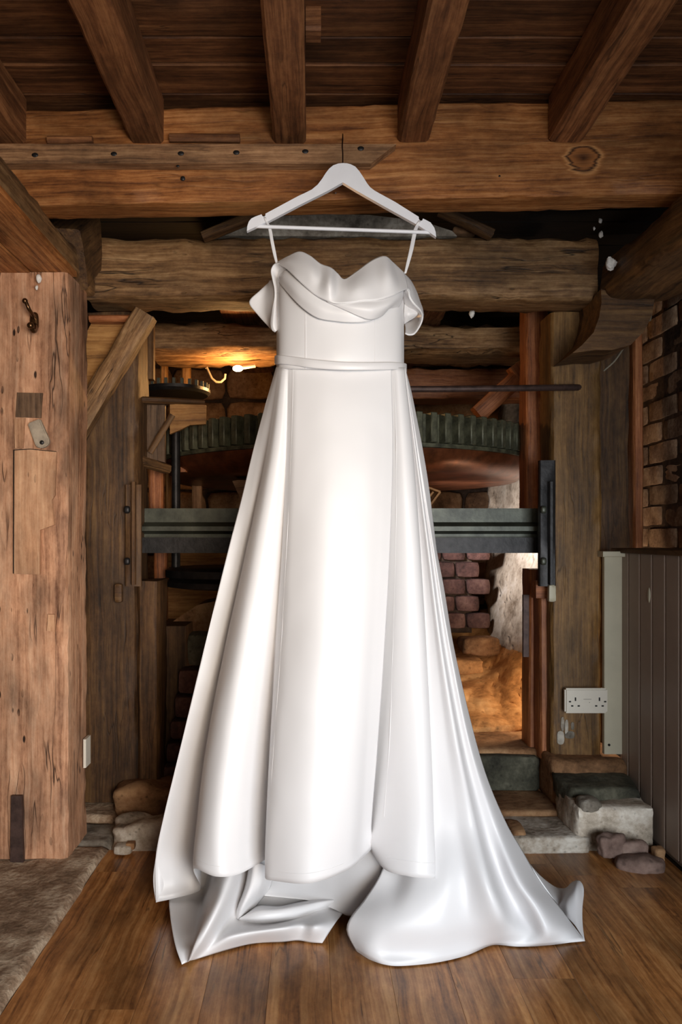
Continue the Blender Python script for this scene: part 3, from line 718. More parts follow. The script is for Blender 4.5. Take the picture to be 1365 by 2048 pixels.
# light bulb on its holder
lb = empty('pit_lamp', P(478, 736, 3.0), 'bare glowing light bulb under the rough timber', 'lamp')
bc = P(476, 737, 3.0)
bu = ball('bulb', bc, 0.014, M_bulb, lb, sc=(1.5, 1, 0.9))
tube('lamp_holder', [bc+Vector((0.02, 0, 0.004)), bc+Vector((0.07, 0, 0.012))], 0.008, M_plastic, lb)
ck_ = empty('wall_hook', P(440, 750, 3.05), 'pale curved iron hook hanging left of the light bulb', 'hook')
tube('hook_curve', [P(x, y, 3.05) for x, y in ((412, 738), (414, 735), (417, 742), (424, 757), (433, 764), (442, 764), (450, 757), (451, 748))], 0.005, M_cable, ck_)

# stepped brick and stone pier left of the skirt
sp = empty('stepped_pier', P(420, 1590, 2.5), 'stepped pier of grey stone and dull red bricks left of the skirt', 'brick pier')
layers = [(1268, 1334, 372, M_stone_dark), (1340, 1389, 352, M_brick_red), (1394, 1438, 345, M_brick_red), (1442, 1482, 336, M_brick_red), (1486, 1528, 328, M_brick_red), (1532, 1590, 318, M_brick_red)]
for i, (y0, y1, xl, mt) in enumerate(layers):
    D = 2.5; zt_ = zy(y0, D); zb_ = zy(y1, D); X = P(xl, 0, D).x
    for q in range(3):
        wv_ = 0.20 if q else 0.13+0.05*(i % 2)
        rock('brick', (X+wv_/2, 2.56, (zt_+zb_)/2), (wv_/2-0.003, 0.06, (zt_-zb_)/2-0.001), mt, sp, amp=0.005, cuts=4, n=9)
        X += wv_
tag(slab('dark_chest', P(302, 0, 2.66).x, P(375, 0, 2.66).x, 2.64, 2.9, 0.03, zy(1252, 2.66), W_dark, grain='Z', amp=0.003), 'dark wooden box behind the stepped pier', 'box')
tag(prism('slanting_slab', [(335, 1250), (395, 1210), (428, 1203), (460, 1190), (460, 1262), (340, 1262)], 2.8, 3.05, M_stone_brown, bevel=0.006), 'slanting slab with a lit upper edge under the pulley', 'slab')
tag(rock('lit_stone', P(307, 1542, 2.75), (0.028, 0.03, 0.022), M_rock, amp=0.006, cuts=4), 'small ochre stone in the dark gap beside the stepped pier', 'stone')
tag(rock('base_boulder', P(300, 1606, 2.42), (0.11, 0.09, 0.07), M_stone_brown, amp=0.02), 'rough brown boulder at the foot of the stepped pier', 'boulder')
tag(rock('white_boulder', P(312, 1668, 2.22), (0.125, 0.07, 0.045), M_white_stone, amp=0.016, freq=9, cuts=9), 'limewashed pale boulder on the floor edge left of the train', 'boulder')
tag(rock('pebble', P(247, 1697, 2.13), (0.022, 0.016, 0.010), M_white_stone, amp=0.005, cuts=4), 'small pale pebble at the corner of the wood floor', 'stone')
tag(rock('pebble', P(262, 1690, 2.13), (0.012, 0.012, 0.009), M_stone_brown, amp=0.003, cuts=3), 'tiny brown pebble beside the pale one', 'stone')
tag(rock('base_boulder', (-0.10, 2.33, 0.05), (0.23, 0.12, 0.06), M_stone_brown, amp=0.02), 'long brown boulder hidden behind the left half of the skirt', 'boulder')

# stone steps on the right
def zz(y, D): return H+(VY-y)*D/F
def block(name, x0, x1, D0, D1, z0, z1, mat, lab, amp=0.007, n=14, cuts=9):
    return tag(rock(name, ((x0+x1)/2, (D0+D1)/2, (z0+z1)/2), ((x1-x0)/2, (D1-D0)/2, (z1-z0)/2), mat, amp=amp, n=n, cuts=cuts, freq=7), lab, 'stone')
block('step_stone', 0.575, 0.80, 2.135, 2.31, -0.005, 0.046, M_white_stone, 'flat pale step stone lying on the wood floor edge right of the train', 0.004)
block('step_ledge', 0.20, 0.78, 2.30, 2.50, 0.0, 0.060, M_stone_brown, 'brown ledge stone behind the flat pale step stone', 0.008)
block('riser_stone', 0.30, 0.765, 2.49, 2.60, 0.05, 0.172, M_stone_dark, 'dark mossy riser stone below the sill', 0.006)
block('sill_stone', 0.15, 0.86, 2.52, 2.84, 0.10, 0.188, M_stone_brown, 'broad brown sill stone in front of the sandy rock', 0.006)
block('corner_stone', 0.762, 0.985, 2.14, 2.34, -0.004, 0.128, M_white_stone, 'large pale pitted corner block under the panelling', 0.010)
block('mossy_stone', 0.768, 0.985, 2.22, 2.40, 0.10, 0.158, M_stone_dark, 'dark mossy stone lying on the pale corner block', 0.012)
block('mortar_bed', 0.765, 1.005, 2.36, 2.62, 0.05, 0.196, M_stone_brown, 'brown mortar bed under the socket post', 0.006)
tag(rock('corner_chip', P(1176, 1612, 2.17), (0.034, 0.035, 0.024), M_stone, amp=0.014, cuts=7, n=3), 'pale chipped lump on the corner block edge', 'stone')
tag(rock('small_rubble', (0.60, 2.2, 0.02), (0.02, 0.05, 0.035), M_stone_brown, amp=0.008, cuts=5), 'narrow brown rubble stone left of the pale step stone', 'stone')
def slabstone(name, pts, z0, z1, mat, lab, back=0.05):
    bm = bmesh.new()
    top = [P(x, y, z1) for x, y in pts]
    a = [bm.verts.new(v) for v in top]; b = [bm.verts.new(Vector((v.x, v.y, z0))) for v in top]; n = len(a)
    bm.faces.new(a); bm.faces.new(b[::-1])
    for i in range(n): bm.faces.new((a[i], b[i], b[(i+1) % n], a[(i+1) % n]))
    bmesh.ops.bevel(bm, geom=bm.edges[:], offset=0.006, segments=2, affect='EDGES')
    bmesh.ops.triangulate(bm, faces=bm.faces[:]); bmesh.ops.subdivide_edges(bm, edges=[e for e in bm.edges if e.calc_length() > 0.02], cuts=2)
    for v in bm.verts: v.co += v.co.normalized()*0+Vector((nz(v.co, 25, 3), nz(v.co, 25, 4), nz(v.co, 25, 5)))*0.004
    return tag(finish(name, bm, mat, None, ang=60), lab, 'stone')
tag(rock('mauve_rubble', P(1222, 1692, 2.08), (0.052, 0.025, 0.042), M_rubble, amp=0.022, cuts=8, n=4, rot=0.3), 'upright mauve rubble stone leaning on the corner block', 'stone')
tag(rock('mauve_rubble', P(1268, 1702, 2.09), (0.040, 0.025, 0.032), M_rubble, amp=0.018, cuts=8, n=4), 'smaller mauve rubble stone behind the flat rubble slab', 'stone')
tag(rock('mauve_rubble', P(1278, 1728, 2.04), (0.070, 0.03, 0.020), M_rubble, amp=0.020, cuts=8, n=4, rot=-0.25), 'flat grey rubble slab nearest the panelling', 'stone')
tag(rock('mauve_rubble', P(1318, 1712, 2.10), (0.020, 0.02, 0.030), M_stone_brown, amp=0.006, cuts=5, n=5), 'thin brown rubble stone against the panelling', 'stone')

# ------------------------------------------------------------------ fittings
so_ = empty('double_socket', P(1172, 1402, 2.42), 'white plastic double wall socket on the dark post', 'socket')
def rbox(name, x0, x1, y0, y1, D0, D1, mat, parent, bev=0.003, r2=True):
    a = P(x0, y1, D0); b = P(x1, y0, D0)
    bm = bmesh.new(); bmesh.ops.create_cube(bm, size=1)
    for v in bm.verts: v.co = Vector(((a.x+b.x)/2+v.co.x*(b.x-a.x), (D0+D1)/2+v.co.y*(D1-D0), (a.z+b.z)/2+v.co.z*(b.z-a.z)))
    bmesh.ops.bevel(bm, geom=bm.edges[:], offset=bev, segments=4, affect='EDGES')
    return finish(name, bm, mat, parent, ang=50)
rbox('back_box', 1132, 1216, 1378, 1426, 2.405, 2.432, M_plastic, so_, 0.004)
fpl = rbox('face_plate', 1131, 1217, 1377, 1427, 2.393, 2.405, M_plastic, so_, 0.005)
for x in (1152, 1200): rbox('earth_slot', x-1.3, x+1.3, 1395, 1402, 2.3915, 2.395, M_black, fpl, 0.0003)
for (x, y) in ((1145.5, 1412), (1158.5, 1412), (1193.5, 1412), (1206.5, 1412), (1141, 1403.5), (1211.5, 1403.5)):
    rbox('pin_slot', x-2.2, x+2.2, y-1.3, y+1.3, 2.3915, 2.395, M_black, fpl, 0.0003)
rbox('printed_line', 1168, 1184, 1398.2, 1399.2, 2.3922, 2.394, M_grey, fpl, 0.0001)
ball('screw_cap', P(1180, 1405, 2.392), 0.0012, M_grey, fpl)
ss = empty('single_socket', P(161, 1506, 2.47), 'white plastic fitting on the shaded side of the front left post', 'socket')
slab('face_plate', -0.668+0.0035, -0.660+0.004, 2.185, 2.235, zz(1535, 2.19), zz(1478, 2.19), M_plastic, ss, grain='Z', chamf=0.002)
# splashes of plaster on the socket post
ps = empty('plaster_splash', P(1133, 1460, 2.42), 'pale plaster smear on the post below the socket', 'smear')
for (x, y, a, b) in ((1122, 1475, 0.012, 0.022), (1134, 1458, 0.006, 0.030), (1126, 1448, 0.005, 0.022), (1146, 1452, 0.006, 0.014), (1140, 1470, 0.016, 0.012)):
    rock('smear', P(x, y, 2.427), (a, 0.002, b), M_stone, ps, amp=0.003, cuts=4, n=3)

# things on the front left post
def Pf(x, y, d=2.056): return P(x, y, d)
tag(prism('metal_plate', [(33, 784), (84, 786), (82, 834), (30, 833)], 2.050, 2.058, M_strap, bevel=0.001), 'square brown metal plate on the left post', 'plate') if False else None
ip1 = prism('inset_block', [(34, 785), (85, 786), (82, 836), (31, 834)], 2.052, 2.075, W_darkV, bevel=0.001); tag(ip1, 'small square dark wood block let into the left post', 'wood block')
ip2 = prism('post_inlay', [(29, 901), (60, 899), (113, 904), (110, 990), (104, 1000), (108, 1050), (80, 1060), (79, 1149), (28, 1148)], 2.048, 2.075, W_inlayV, bevel=0.0015); tag(ip2, 'long wood patch let into the left post below the turn button', 'wood block')
finish_gap = prism('shadow_gap', [(26.5, 899.5), (60, 897.5), (112, 902.5), (109, 990), (103, 1000), (107, 1048), (79, 1058), (78, 1148), (26, 1147)], 2.0515, 2.07, W_shade, ip2)  # black sheet painted in as the shadow line round the wood patch
tb_ = empty('turn_button', Pf(78, 868, 2.04), 'grey wooden turn button screwed to the left post', 'turn button')
c1, c2 = Pf(70, 850, 2.04), Pf(84, 885, 2.04)
bm = bmesh.new(); dirv = (c2-c1).normalized(); sdv = Vector((-dirv.z, 0, dirv.x)); pts = []
for k in range(9):
    a = math.pi*k/8; pts.append(c2 + dirv*0.014*math.sin(a) + sdv*0.020*math.cos(a))
pts += [c1 - dirv*0.012 - sdv*0.018, c1 - dirv*0.012 + sdv*0.018]
a = [bm.verts.new(v) for v in pts]; b = [bm.verts.new(v+Vector((0, 0.016, 0))) for v in pts]; n_ = len(pts)
bm.faces.new(a); bm.faces.new(b[::-1])
for i in range(n_): bm.faces.new((a[i], b[i], b[(i+1) % n_], a[(i+1) % n_]))
bmesh.ops.bevel(bm, geom=bm.edges[:], offset=0.003, segments=2, affect='EDGES')
arm_ = finish('button_arm', bm, M_limb, tb_, ang=50)
ball('screw', c2+Vector((0, -0.001, 0)), 0.006, M_irondark, arm_, sc=(1, 0.5, 1))
tag(prism('iron_strap', [(22, 1592), (43, 1592), (47, 1733), (20, 1733)], 2.046, 2.058, M_strap, bevel=0.002), 'vertical rusty iron strap at the foot of the left post', 'iron strap')
tag(prism('small_tag', [(96, 1229), (109, 1229), (109, 1264), (94, 1262)], 2.050, 2.060, W_inlayV, bevel=0.001), 'tiny wooden plug near the right edge of the left post', 'wood plug')
tag(prism('wood_block', [(28, 838), (50, 836), (46, 896), (30, 896)], 2.052, 2.07, W_inlayV, bevel=0.001), 'narrow wood patch left of the turn button', 'wood block')
# coat hook
ch = empty('coat_hook', Pf(68, 640, 2.04), 'antique bronze double coat hook screwed high on the left post', 'hook')
rock('back_plate', Pf(69, 643, 2.05), (0.012, 0.007, 0.026), M_bronze, ch, amp=0.0008, cuts=4, n=3)
tube('upper_arm', spline([Pf(69, 636, 2.045), Pf(66, 630, 2.02), Pf(58, 618, 1.99), Pf(52, 604, 1.985)], 14), 0.005, M_bronze, ch)
ball('upper_knob', Pf(50, 602, 1.985), 0.0075, M_bronze, ch)
tube('lower_arm', spline([Pf(70, 650, 2.045), Pf(71, 660, 2.02), Pf(66, 662, 1.995), Pf(62, 654, 1.985)], 14), 0.006, M_bronze, ch)
ball('lower_knob', Pf(61, 651, 1.98), 0.009, M_bronze, ch)
# cobweb clumps
for (x, y, D, s, lab) in ((78, 558, 2.03, 0.007, 'white cobweb speck at the top of the left post'), (73, 575, 2.035, 0.005, 'smaller white cobweb speck above the coat hook'),
                     (1189, 458, 2.26, 0.005, 'white cobweb speck at the right end of the old beam'), (1201, 442, 2.25, 0.006, 'white cobweb speck under the front beam at right'),
                     (1204, 467, 2.262, 0.008, 'white cobweb speck beside the right wall plate, middle of the three'), (1224, 528, 2.15, 0.014, 'largest white cobweb clump on the right wall plate'),
                     (1309, 540, 2.1, 0.007, 'white cobweb speck near the cable at the right'), (944, 629, 2.32, 0.009, 'white cobweb speck hanging under the old beam')):
    tag(rock('cobweb_clump', P(x, y, D), (s*0.8, s*0.6, s*1.4), M_web, amp=s*0.5, cuts=4, n=2, freq=60), lab, 'cobweb')
# cables at the right
for (pts_, r, lab) in (([(1375, 505, 2.1), (1345, 532, 2.2), (1320, 560, 2.3), (1308, 590, 2.4), (1300, 640, 2.5)], 0.006, 'thick pale cable drooping beside the bricks'),
                    ([(1375, 540, 2.1), (1340, 556, 2.2), (1322, 562, 2.3), (1310, 552, 2.36)], 0.004, 'thin pale cable looping over the bricks'),
                    ([(1252, 690, 2.46), (1230, 722, 2.46), (1208, 742, 2.47)], 0.003, 'thin cable hanging below the knee bracket'),
                    ([(1047, 640, 2.8), (1052, 690, 2.8), (1058, 735, 2.8)], 0.004, 'grey cable hanging beside the narrow post')):
    tag(tube('cable', spline([P(*p) for p in pts_], 20), r, M_cable, n=8), lab, 'cable')

# ------------------------------------------------------------------ hanger
HD = 1.745
hg = empty('coat_hanger', P(686, 326, HD), 'white wooden coat hanger with trouser bar hanging from the beam', 'hanger')
ho_pts = [(686, 326), (677, 327), (667, 330.5), (659, 337), (652, 346), (645, 357), (636, 369), (624, 379), (610, 386), (597, 392), (570, 406.5), (531, 427.5), (531.5, 430.5), (529, 433), (525.5, 432.5), (523.5, 428.5), (511, 433), (503, 437), (498, 443), (495, 452), (494, 462),
          (509, 455), (538.6, 441.7), (597, 411), (656, 381.6), (686, 364.6), (714, 381.6), (773, 415), (831.6, 447.5), (858, 463.7), (873, 474), (872, 464), (869, 455), (862, 445), (852, 439.5), (846.5, 437), (845, 441), (841, 441.5), (838.5, 438), (838, 433.5), (790.6, 403.6), (760, 387), (749.6, 381), (741, 374.5), (735, 367), (727, 354), (719, 342), (711, 333), (702, 328.5), (694, 326.5)]
prism('hanger_body', ho_pts, HD-0.006, HD+0.006, M_white, hg, bevel=0.0014, ang=40)
tube('trouser_bar', [P(508, 452.5, HD), P(862, 465, HD)], 0.0042, M_white, hg, n=16)
hk = [P(686, 330, HD), P(686, 306, HD), P(685, 294, HD-0.001), P(685.5, 282, HD+0.004), P(686, 272, HD+0.016), P(686, 268, HD+0.032), P(686, 274, HD+0.048), P(686, 281, HD+0.055)]
tube('hook', spline(hk, 40), 0.0016, M_chrome, hg, n=10)
nl = tube('nail', [P(686, 277, HD+0.03), P(686, 279, 1.85)], 0.002, M_irondark, fb)

# ------------------------------------------------------------------ the dress
dr = empty('wedding_dress', (0.03, 1.75, 0.003), 'long ivory satin off-shoulder wedding dress hanging with its train on the floor', 'dress')
YS = [735, 900, 1100, 1300, 1500, 1650]
def rib(xs_, ds_, *tail): return [(x, y, d) for x, y, d in zip(xs_, YS, ds_)]+list(tail)
LEFT = [(553, 735, 1.76), (534, 800, 1.77), (507, 900, 1.78), (483, 1000, 1.785), (457, 1100, 1.79), (408, 1300, 1.80), (360, 1500, 1.80), (324, 1650, 1.80), (308, 1740, 1.80), (307, 1770, 1.795), (312, 1805, 1.78)]
front = [LEFT,
  [(556, 735, 1.745), (540, 800, 1.755), (518, 900, 1.765), (500, 1000, 1.77), (478, 1100, 1.785), (432, 1300, 1.80), (386, 1500, 1.815), (353, 1650, 1.82), (342, 1740, 1.81), (341, 1770, 1.805), (346, 1797, 1.79)],
  rib((559, 530, 494, 454, 423, 406), (1.736, 1.748, 1.768, 1.795, 1.82, 1.83), (402, 1730, 1.825), (400, 1780, 1.81)),
  rib((562, 536, 494, 450, 412, 394), (1.73, 1.730, 1.735, 1.735, 1.705, 1.685), (387, 1715, 1.67), (388, 1738, 1.655)),
  rib((566, 546, 512, 476, 444, 430), (1.724, 1.708, 1.695, 1.675, 1.645, 1.625), (428, 1720, 1.615), (432, 1753, 1.605)),
  rib((571, 560, 538, 510, 485, 474), (1.72, 1.702, 1.690, 1.675, 1.655, 1.645), (474, 1715, 1.640), (480, 1747, 1.630)),
  rib((577, 572, 563, 548, 540, 542), (1.718, 1.712, 1.715, 1.722, 1.735, 1.74), (545, 1690, 1.735), (548, 1712, 1.72)),
  rib((581, 577, 567, 555, 541, 533), (1.715, 1.702, 1.688, 1.674, 1.65, 1.637), (531, 1710, 1.63), (531, 1753, 1.622)),
  rib((596, 593, 586, 577, 562, 553), (1.705, 1.682, 1.656, 1.628, 1.603, 1.592), (551, 1715, 1.59), (553, 1762, 1.588)),
  rib((650, 655, 650, 645, 632, 625), (1.69, 1.655, 1.617, 1.585, 1.565, 1.560), (620, 1715, 1.558), (622, 1766, 1.556)),
  rib((715, 725, 722, 715, 705, 698), (1.69, 1.66, 1.63, 1.608, 1.595, 1.595), (695, 1700, 1.60), (695, 1740, 1.61)),
  rib((760, 764, 758, 748, 736, 726), (1.70, 1.678, 1.655, 1.645, 1.65, 1.67), (726, 1680, 1.685), (731, 1710, 1.69)),
  rib((783, 786, 780, 769, 755, 743), (1.707, 1.693, 1.676, 1.675, 1.690, 1.715), (745, 1675, 1.725), (750, 1691, 1.74))]
sheet('wrap_panel', front, 110, 10, M_satin, dr, 0.0016, wob=0.0025)
panelC = [rib((768, 770, 762, 748, 733, 722), (1.722, 1.716, 1.712, 1.722, 1.745, 1.775), (730, 1680, 1.78), (738, 1695, 1.79)),
  rib((785, 789, 786, 779, 770, 757), (1.715, 1.703, 1.693, 1.695, 1.70, 1.705), (757, 1700, 1.69), (770, 1738, 1.665)),
  rib((795, 806, 813, 814, 813, 812), (1.712, 1.695, 1.678, 1.668, 1.658, 1.650), (812, 1700, 1.638), (815, 1752, 1.618)),
  rib((803, 818, 832, 841, 848, 851), (1.718, 1.702, 1.682, 1.668, 1.650, 1.640), (852, 1700, 1.63), (855, 1757, 1.612)),
  rib((809, 826, 841, 853, 863, 868), (1.732, 1.722, 1.707, 1.693, 1.675, 1.662), (870, 1700, 1.65), (872, 1755, 1.632)),
  rib((807, 822, 835, 845, 853, 858), (1.752, 1.752, 1.750, 1.742, 1.725, 1.71), (860, 1700, 1.70), (862, 1742, 1.68))]
sheet('side_panel', panelC, 110, 10, M_satin, dr, 0.0016, wob=0.0015)
RIGHT = [(812, 742, 1.765), (822, 779, 1.77), (833, 832, 1.775), (847, 905, 1.78), (859, 981, 1.783), (873, 1096, 1.785), (888, 1175, 1.785), (908, 1295, 1.785), (950, 1474, 1.79), (978, 1565, 1.79), (1015, 1650, 1.80), (1046, 1703, 1.80), (1084, 1768, 1.795), (1118, 1812, 0.03), (1145, 1850, 0.014), (1171, 1882, 0.004)]
train = [rib((800, 805, 805, 800, 795, 785), (1.758, 1.765, 1.785, 1.785, 1.77, 1.75), (765, 1740, 0.145), (729, 1800, 0.095), (701, 1836, 0.065), (694, 1862, 0.038), (713, 1902, 0.006)),
  rib((803, 812, 818, 822, 820, 812), (1.752, 1.755, 1.768, 1.76, 1.742, 1.722), (795, 1760, 0.135), (762, 1835, 0.085), (738, 1895, 0.030), (745, 1921, 0.004)),
  rib((805, 818, 830, 840, 845, 845), (1.746, 1.750, 1.755, 1.738, 1.716, 1.702), (832, 1762, 0.150), (800, 1850, 0.080), (778, 1905, 0.022), (790, 1932, 0.003)),
  rib((807, 824, 843, 860, 875, 886), (1.742, 1.746, 1.748, 1.725, 1.702, 1.692), (888, 1765, 0.155), (875, 1850, 0.080), (868, 1900, 0.026), (866, 1926, 0.003)),
  rib((809, 828, 851, 872, 895, 915), (1.738, 1.740, 1.738, 1.715, 1.695, 1.686), (932, 1762, 0.155), (935, 1840, 0.080), (932, 1888, 0.025), (930, 1912, 0.003)),
  rib((810, 832, 858, 884, 918, 950), (1.737, 1.735, 1.728, 1.702, 1.682, 1.678), (978, 1762, 0.165), (1000, 1825, 0.105), (1003, 1868, 0.040), (985, 1890, 0.003)),
  rib((810, 834, 863, 892, 930, 967), (1.742, 1.746, 1.750, 1.735, 1.730, 1.735), (1005, 1760, 0.115), (1035, 1820, 0.055), (1060, 1868, 0.024), (1036, 1893, 0.003)),
  rib((811, 837, 868, 901, 943, 992), (1.745, 1.748, 1.745, 1.728, 1.725, 1.732), (1040, 1762, 0.135), (1078, 1818, 0.085), (1098, 1862, 0.045), (1094, 1890, 0.003)),
  RIGHT]
sheet('train', train, 120, 10, M_satin, dr, 0.0016, wob=0.0012)
# the back of the skirt closes the volume
def shift(r, dx, dd): return [(x+dx*(i/(len(r)-1)), y, (d if d > 0.6 else (H-d)*F/(y-VY))+dd*(0.25+0.75*i/(len(r)-1))) for i, (x, y, d) in enumerate(r)]
def lerp(t, dd, n=9):
    L_ = spline([P(*p) for p in LEFT], n); R_ = spline([P(*p) for p in RIGHT], n); out = []
    for i, (a, b) in enumerate(zip(L_, R_)):
        q = a.lerp(b, t); q.y += dd*(0.35+0.65*i/(n-1)); out.append(q)
    return out
def sheetw(name, ribs, nv, nu, mat, parent, thick=0.0016):
    global P
    old = P; P = lambda *v: Vector(v)
    try: return sheet(name, ribs, nv, nu, mat, parent, thick)
    finally: P = old
bk_ribs = []
for t, dd in ((0.0, 0.0), (0.12, 0.10), (0.3, 0.17), (0.5, 0.15), (0.7, 0.18), (0.88, 0.12), (1.0, 0.0)):
    bk_ribs.append([tuple(Vector((q.x, q.y, max(q.z, 0.004)))) for q in lerp(t, dd, 14)])
sheetw('back_panel', bk_ribs, 80, 8, M_satin, dr)
# inner side of the back panel seen under the hems
inner = [[(505, 1690, 1.84), (508, 1740, 1.84), (512, 1790, 0.05)],
  [(560, 1690, 1.84), (560, 1740, 1.84), (562, 1795, 0.045)],
  [(620, 1690, 1.84), (622, 1750, 1.83), (625, 1802, 0.040)],
  [(670, 1670, 1.82), (668, 1750, 1.80), (665, 1817, 0.030)],
  [(720, 1660, 1.78), (715, 1750, 1.76), (704, 1832, 0.02)],
  [(765, 1660, 1.76), (765, 1740, 1.73), (748, 1815, 0.03)]]
sheet('inner_panel', inner, 30, 8, M_satin, dr)
# puddled train on the left
puddle = [[(338, 1788, 0.028), (339, 1815, 0.032), (343, 1850, 0.034), (352, 1895, 0.022), (364, 1929, 0.003)],
  [(372, 1765, 0.040), (370, 1800, 0.026), (372, 1850, 0.024), (372, 1895, 0.026), (370, 1926, 0.004)],
  [(415, 1745, 0.060), (408, 1790, 0.024), (396, 1850, 0.026), (384, 1895, 0.035), (375, 1924, 0.006)],
  [(438, 1740, 0.145), (427, 1785, 0.120), (410, 1835, 0.094), (391, 1885, 0.060), (377, 1923, 0.010)],
  [(468, 1735, 0.160), (456, 1772, 0.140), (436, 1822, 0.112), (405, 1880, 0.066), (379, 1921, 0.014)],
  [(492, 1735, 0.120), (480, 1790, 0.070), (462, 1830, 0.040), (430, 1880, 0.030), (395, 1917, 0.004)],
  [(510, 1740, 0.080), (510, 1800, 0.030), (490, 1845, 0.020), (462, 1872, 0.046), (440, 1903, 0.004)],
  [(540, 1760, 0.060), (545, 1810, 0.022), (535, 1845, 0.020), (520, 1862, 0.050), (505, 1887, 0.003)],
  [(590, 1770, 0.050), (590, 1815, 0.022), (580, 1838, 0.022), (572, 1855, 0.052), (566, 1883, 0.003)],
  [(615, 1780, 0.040), (618, 1815, 0.024), (612, 1836, 0.028), (606, 1852, 0.040), (596, 1880, 0.003)],
  [(645, 1785, 0.034), (648, 1815, 0.026), (640, 1836, 0.038), (632, 1854, 0.048), (622, 1884, 0.003)],
  [(690, 1800, 0.026), (688, 1822, 0.022), (674, 1842, 0.030), (660, 1862, 0.026), (645, 1886, 0.003)]]
sheet('train_puddle', puddle, 60, 9, M_satin, dr, 0.0016, wob=0.001)
tube2 = [[(497, 1735, 0.11), (486, 1775, 0.06), (472, 1815, 0.035), (470, 1834, 0.025)],
  [(508, 1725, 0.165), (500, 1770, 0.115), (484, 1812, 0.070), (476, 1838, 0.030)],
  [(530, 1730, 0.155), (522, 1770, 0.110), (502, 1808, 0.060), (482, 1839, 0.024)],
  [(548, 1740, 0.10), (540, 1775, 0.06), (515, 1808, 0.035), (490, 1838, 0.012)]]
sheet('train_fold', tube2, 40, 9, M_satin, dr)
tube3 = [[(484, 1834, 0.02), (515, 1812, 0.03), (560, 1813, 0.03), (600, 1803, 0.03), (640, 1795, 0.03), (690, 1790, 0.03)],
  [(480, 1836, 0.035), (515, 1822, 0.060), (560, 1818, 0.062), (605, 1810, 0.056), (650, 1802, 0.048), (695, 1797, 0.04)],
  [(478, 1839, 0.030), (515, 1838, 0.048), (560, 1835, 0.048), (605, 1825, 0.044), (650, 1812, 0.038), (698, 1800, 0.034)],
  [(482, 1842, 0.010), (520, 1850, 0.012), (565, 1848, 0.012), (610, 1836, 0.014), (655, 1820, 0.016), (698, 1806, 0.02)]]
sheet('train_fold', tube3, 44, 9, M_satin, dr)
# raised corner at the far right
curl = [[(1040, 1700, 1.83), (1075, 1745, 0.035), (1108, 1772, 0.012), (1130, 1777, 0.010), (1146, 1764, 0.034), (1158, 1761, 0.042), (1167, 1772, 0.040), (1168, 1790, 0.030)],
  [(1045, 1712, 1.82), (1078, 1760, 0.040), (1108, 1790, 0.022), (1126, 1792, 0.012), (1142, 1780, 0.038), (1154, 1776, 0.050), (1164, 1800, 0.030), (1165, 1820, 0.018)],
  [(1050, 1725, 1.81), (1080, 1775, 0.040), (1100, 1805, 0.028), (1118, 1812, 0.010), (1134, 1806, 0.034), (1148, 1808, 0.036), (1160, 1835, 0.018), (1166, 1852, 0.010)],
  [(1055, 1735, 1.80), (1082, 1785, 0.036), (1102, 1812, 0.024), (1120, 1828, 0.008), (1136, 1836, 0.016), (1150, 1850, 0.014), (1162, 1868, 0.008), (1170, 1881, 0.004)]]
sheet('train_corner', curl, 60, 9, M_satin, dr)
# bodice
bod = []
for (x, yt, d, db) in ((554, 548, 1.762, 0.0), (562, 536, 1.728, 0.005), (585, 520, 1.702, 0.006), (625, 530, 1.682, 0.008), (680, 566, 1.672, 0.002), (735, 535, 1.682, 0.010), (778, 522, 1.704, 0.008), (800, 552, 1.728, 0.005), (808, 575, 1.762, 0.0)):
    bod.append([(x, yt, d+0.008), (x, 590, d-db), (x, 650, d-db*0.4), (x, 705, d), (x, 738, d+0.003)])
sheet('bodice', bod, 50, 10, M_satin, dr, 0.0016, wob=0.0018)
bodb = []
for (x, yt, d) in ((554, 548, 1.764), (575, 555, 1.80), (625, 565, 1.82), (680, 572, 1.825), (735, 565, 1.82), (790, 562, 1.80), (808, 575, 1.764)):
    bodb.append([(x, yt, d), (x, 650, d), (x, 738, d)])
sheet('bodice_back', bodb, 20, 8, M_satin, dr)
belt = []
for (x, y0, y1, d) in ((551, 714, 728, 1.770), (553, 711, 729, 1.752), (562, 711, 728, 1.722), (590, 714, 731, 1.698), (625, 719, 736, 1.676), (680, 724, 740, 1.664), (735, 725.5, 740, 1.672), (780, 725, 739, 1.696), (802, 726, 739, 1.724), (810, 727, 741, 1.752), (812.5, 729, 744, 1.772)):
    belt.append([(x, y0, d), (x, (y0+y1)/2, d-0.002), (x, y1, d)])
sheet('waistband', belt, 8, 8, M_satin, dr, 0.004)
# off-shoulder drape: upper collar, two lower bands
collar = [[(557, 524, 1.742), (557, 526, 1.735), (557, 529, 1.730)],
  [(577, 513, 1.722), (577, 525, 1.700), (573, 538, 1.702)],
  [(599, 504, 1.705), (599, 530, 1.675), (591, 555, 1.672)],
  [(620, 512, 1.692), (622, 545, 1.655), (611, 574, 1.658)],
  [(641, 528, 1.685), (641, 560, 1.652), (632, 591, 1.648)],
  [(662, 536, 1.672), (660, 568, 1.630), (654, 602, 1.640)],
  [(675, 547, 1.684), (674, 575, 1.655), (673, 607, 1.638)],
  [(689, 559, 1.676), (692, 580, 1.650), (697, 606, 1.636)],
  [(712, 545, 1.682), (718, 575, 1.642), (725, 603, 1.640)],
  [(745, 521, 1.688), (752, 560, 1.656), (757, 600, 1.645)],
  [(770, 513, 1.695), (778, 552, 1.655), (785, 592, 1.655)],
  [(786, 525, 1.714), (797, 556, 1.692), (803, 583, 1.674)],
  [(808, 546, 1.735), (813, 562, 1.716), (816, 578, 1.700)]]
sheet('collar_drape', collar, 26, 8, M_satin, dr, 0.003)
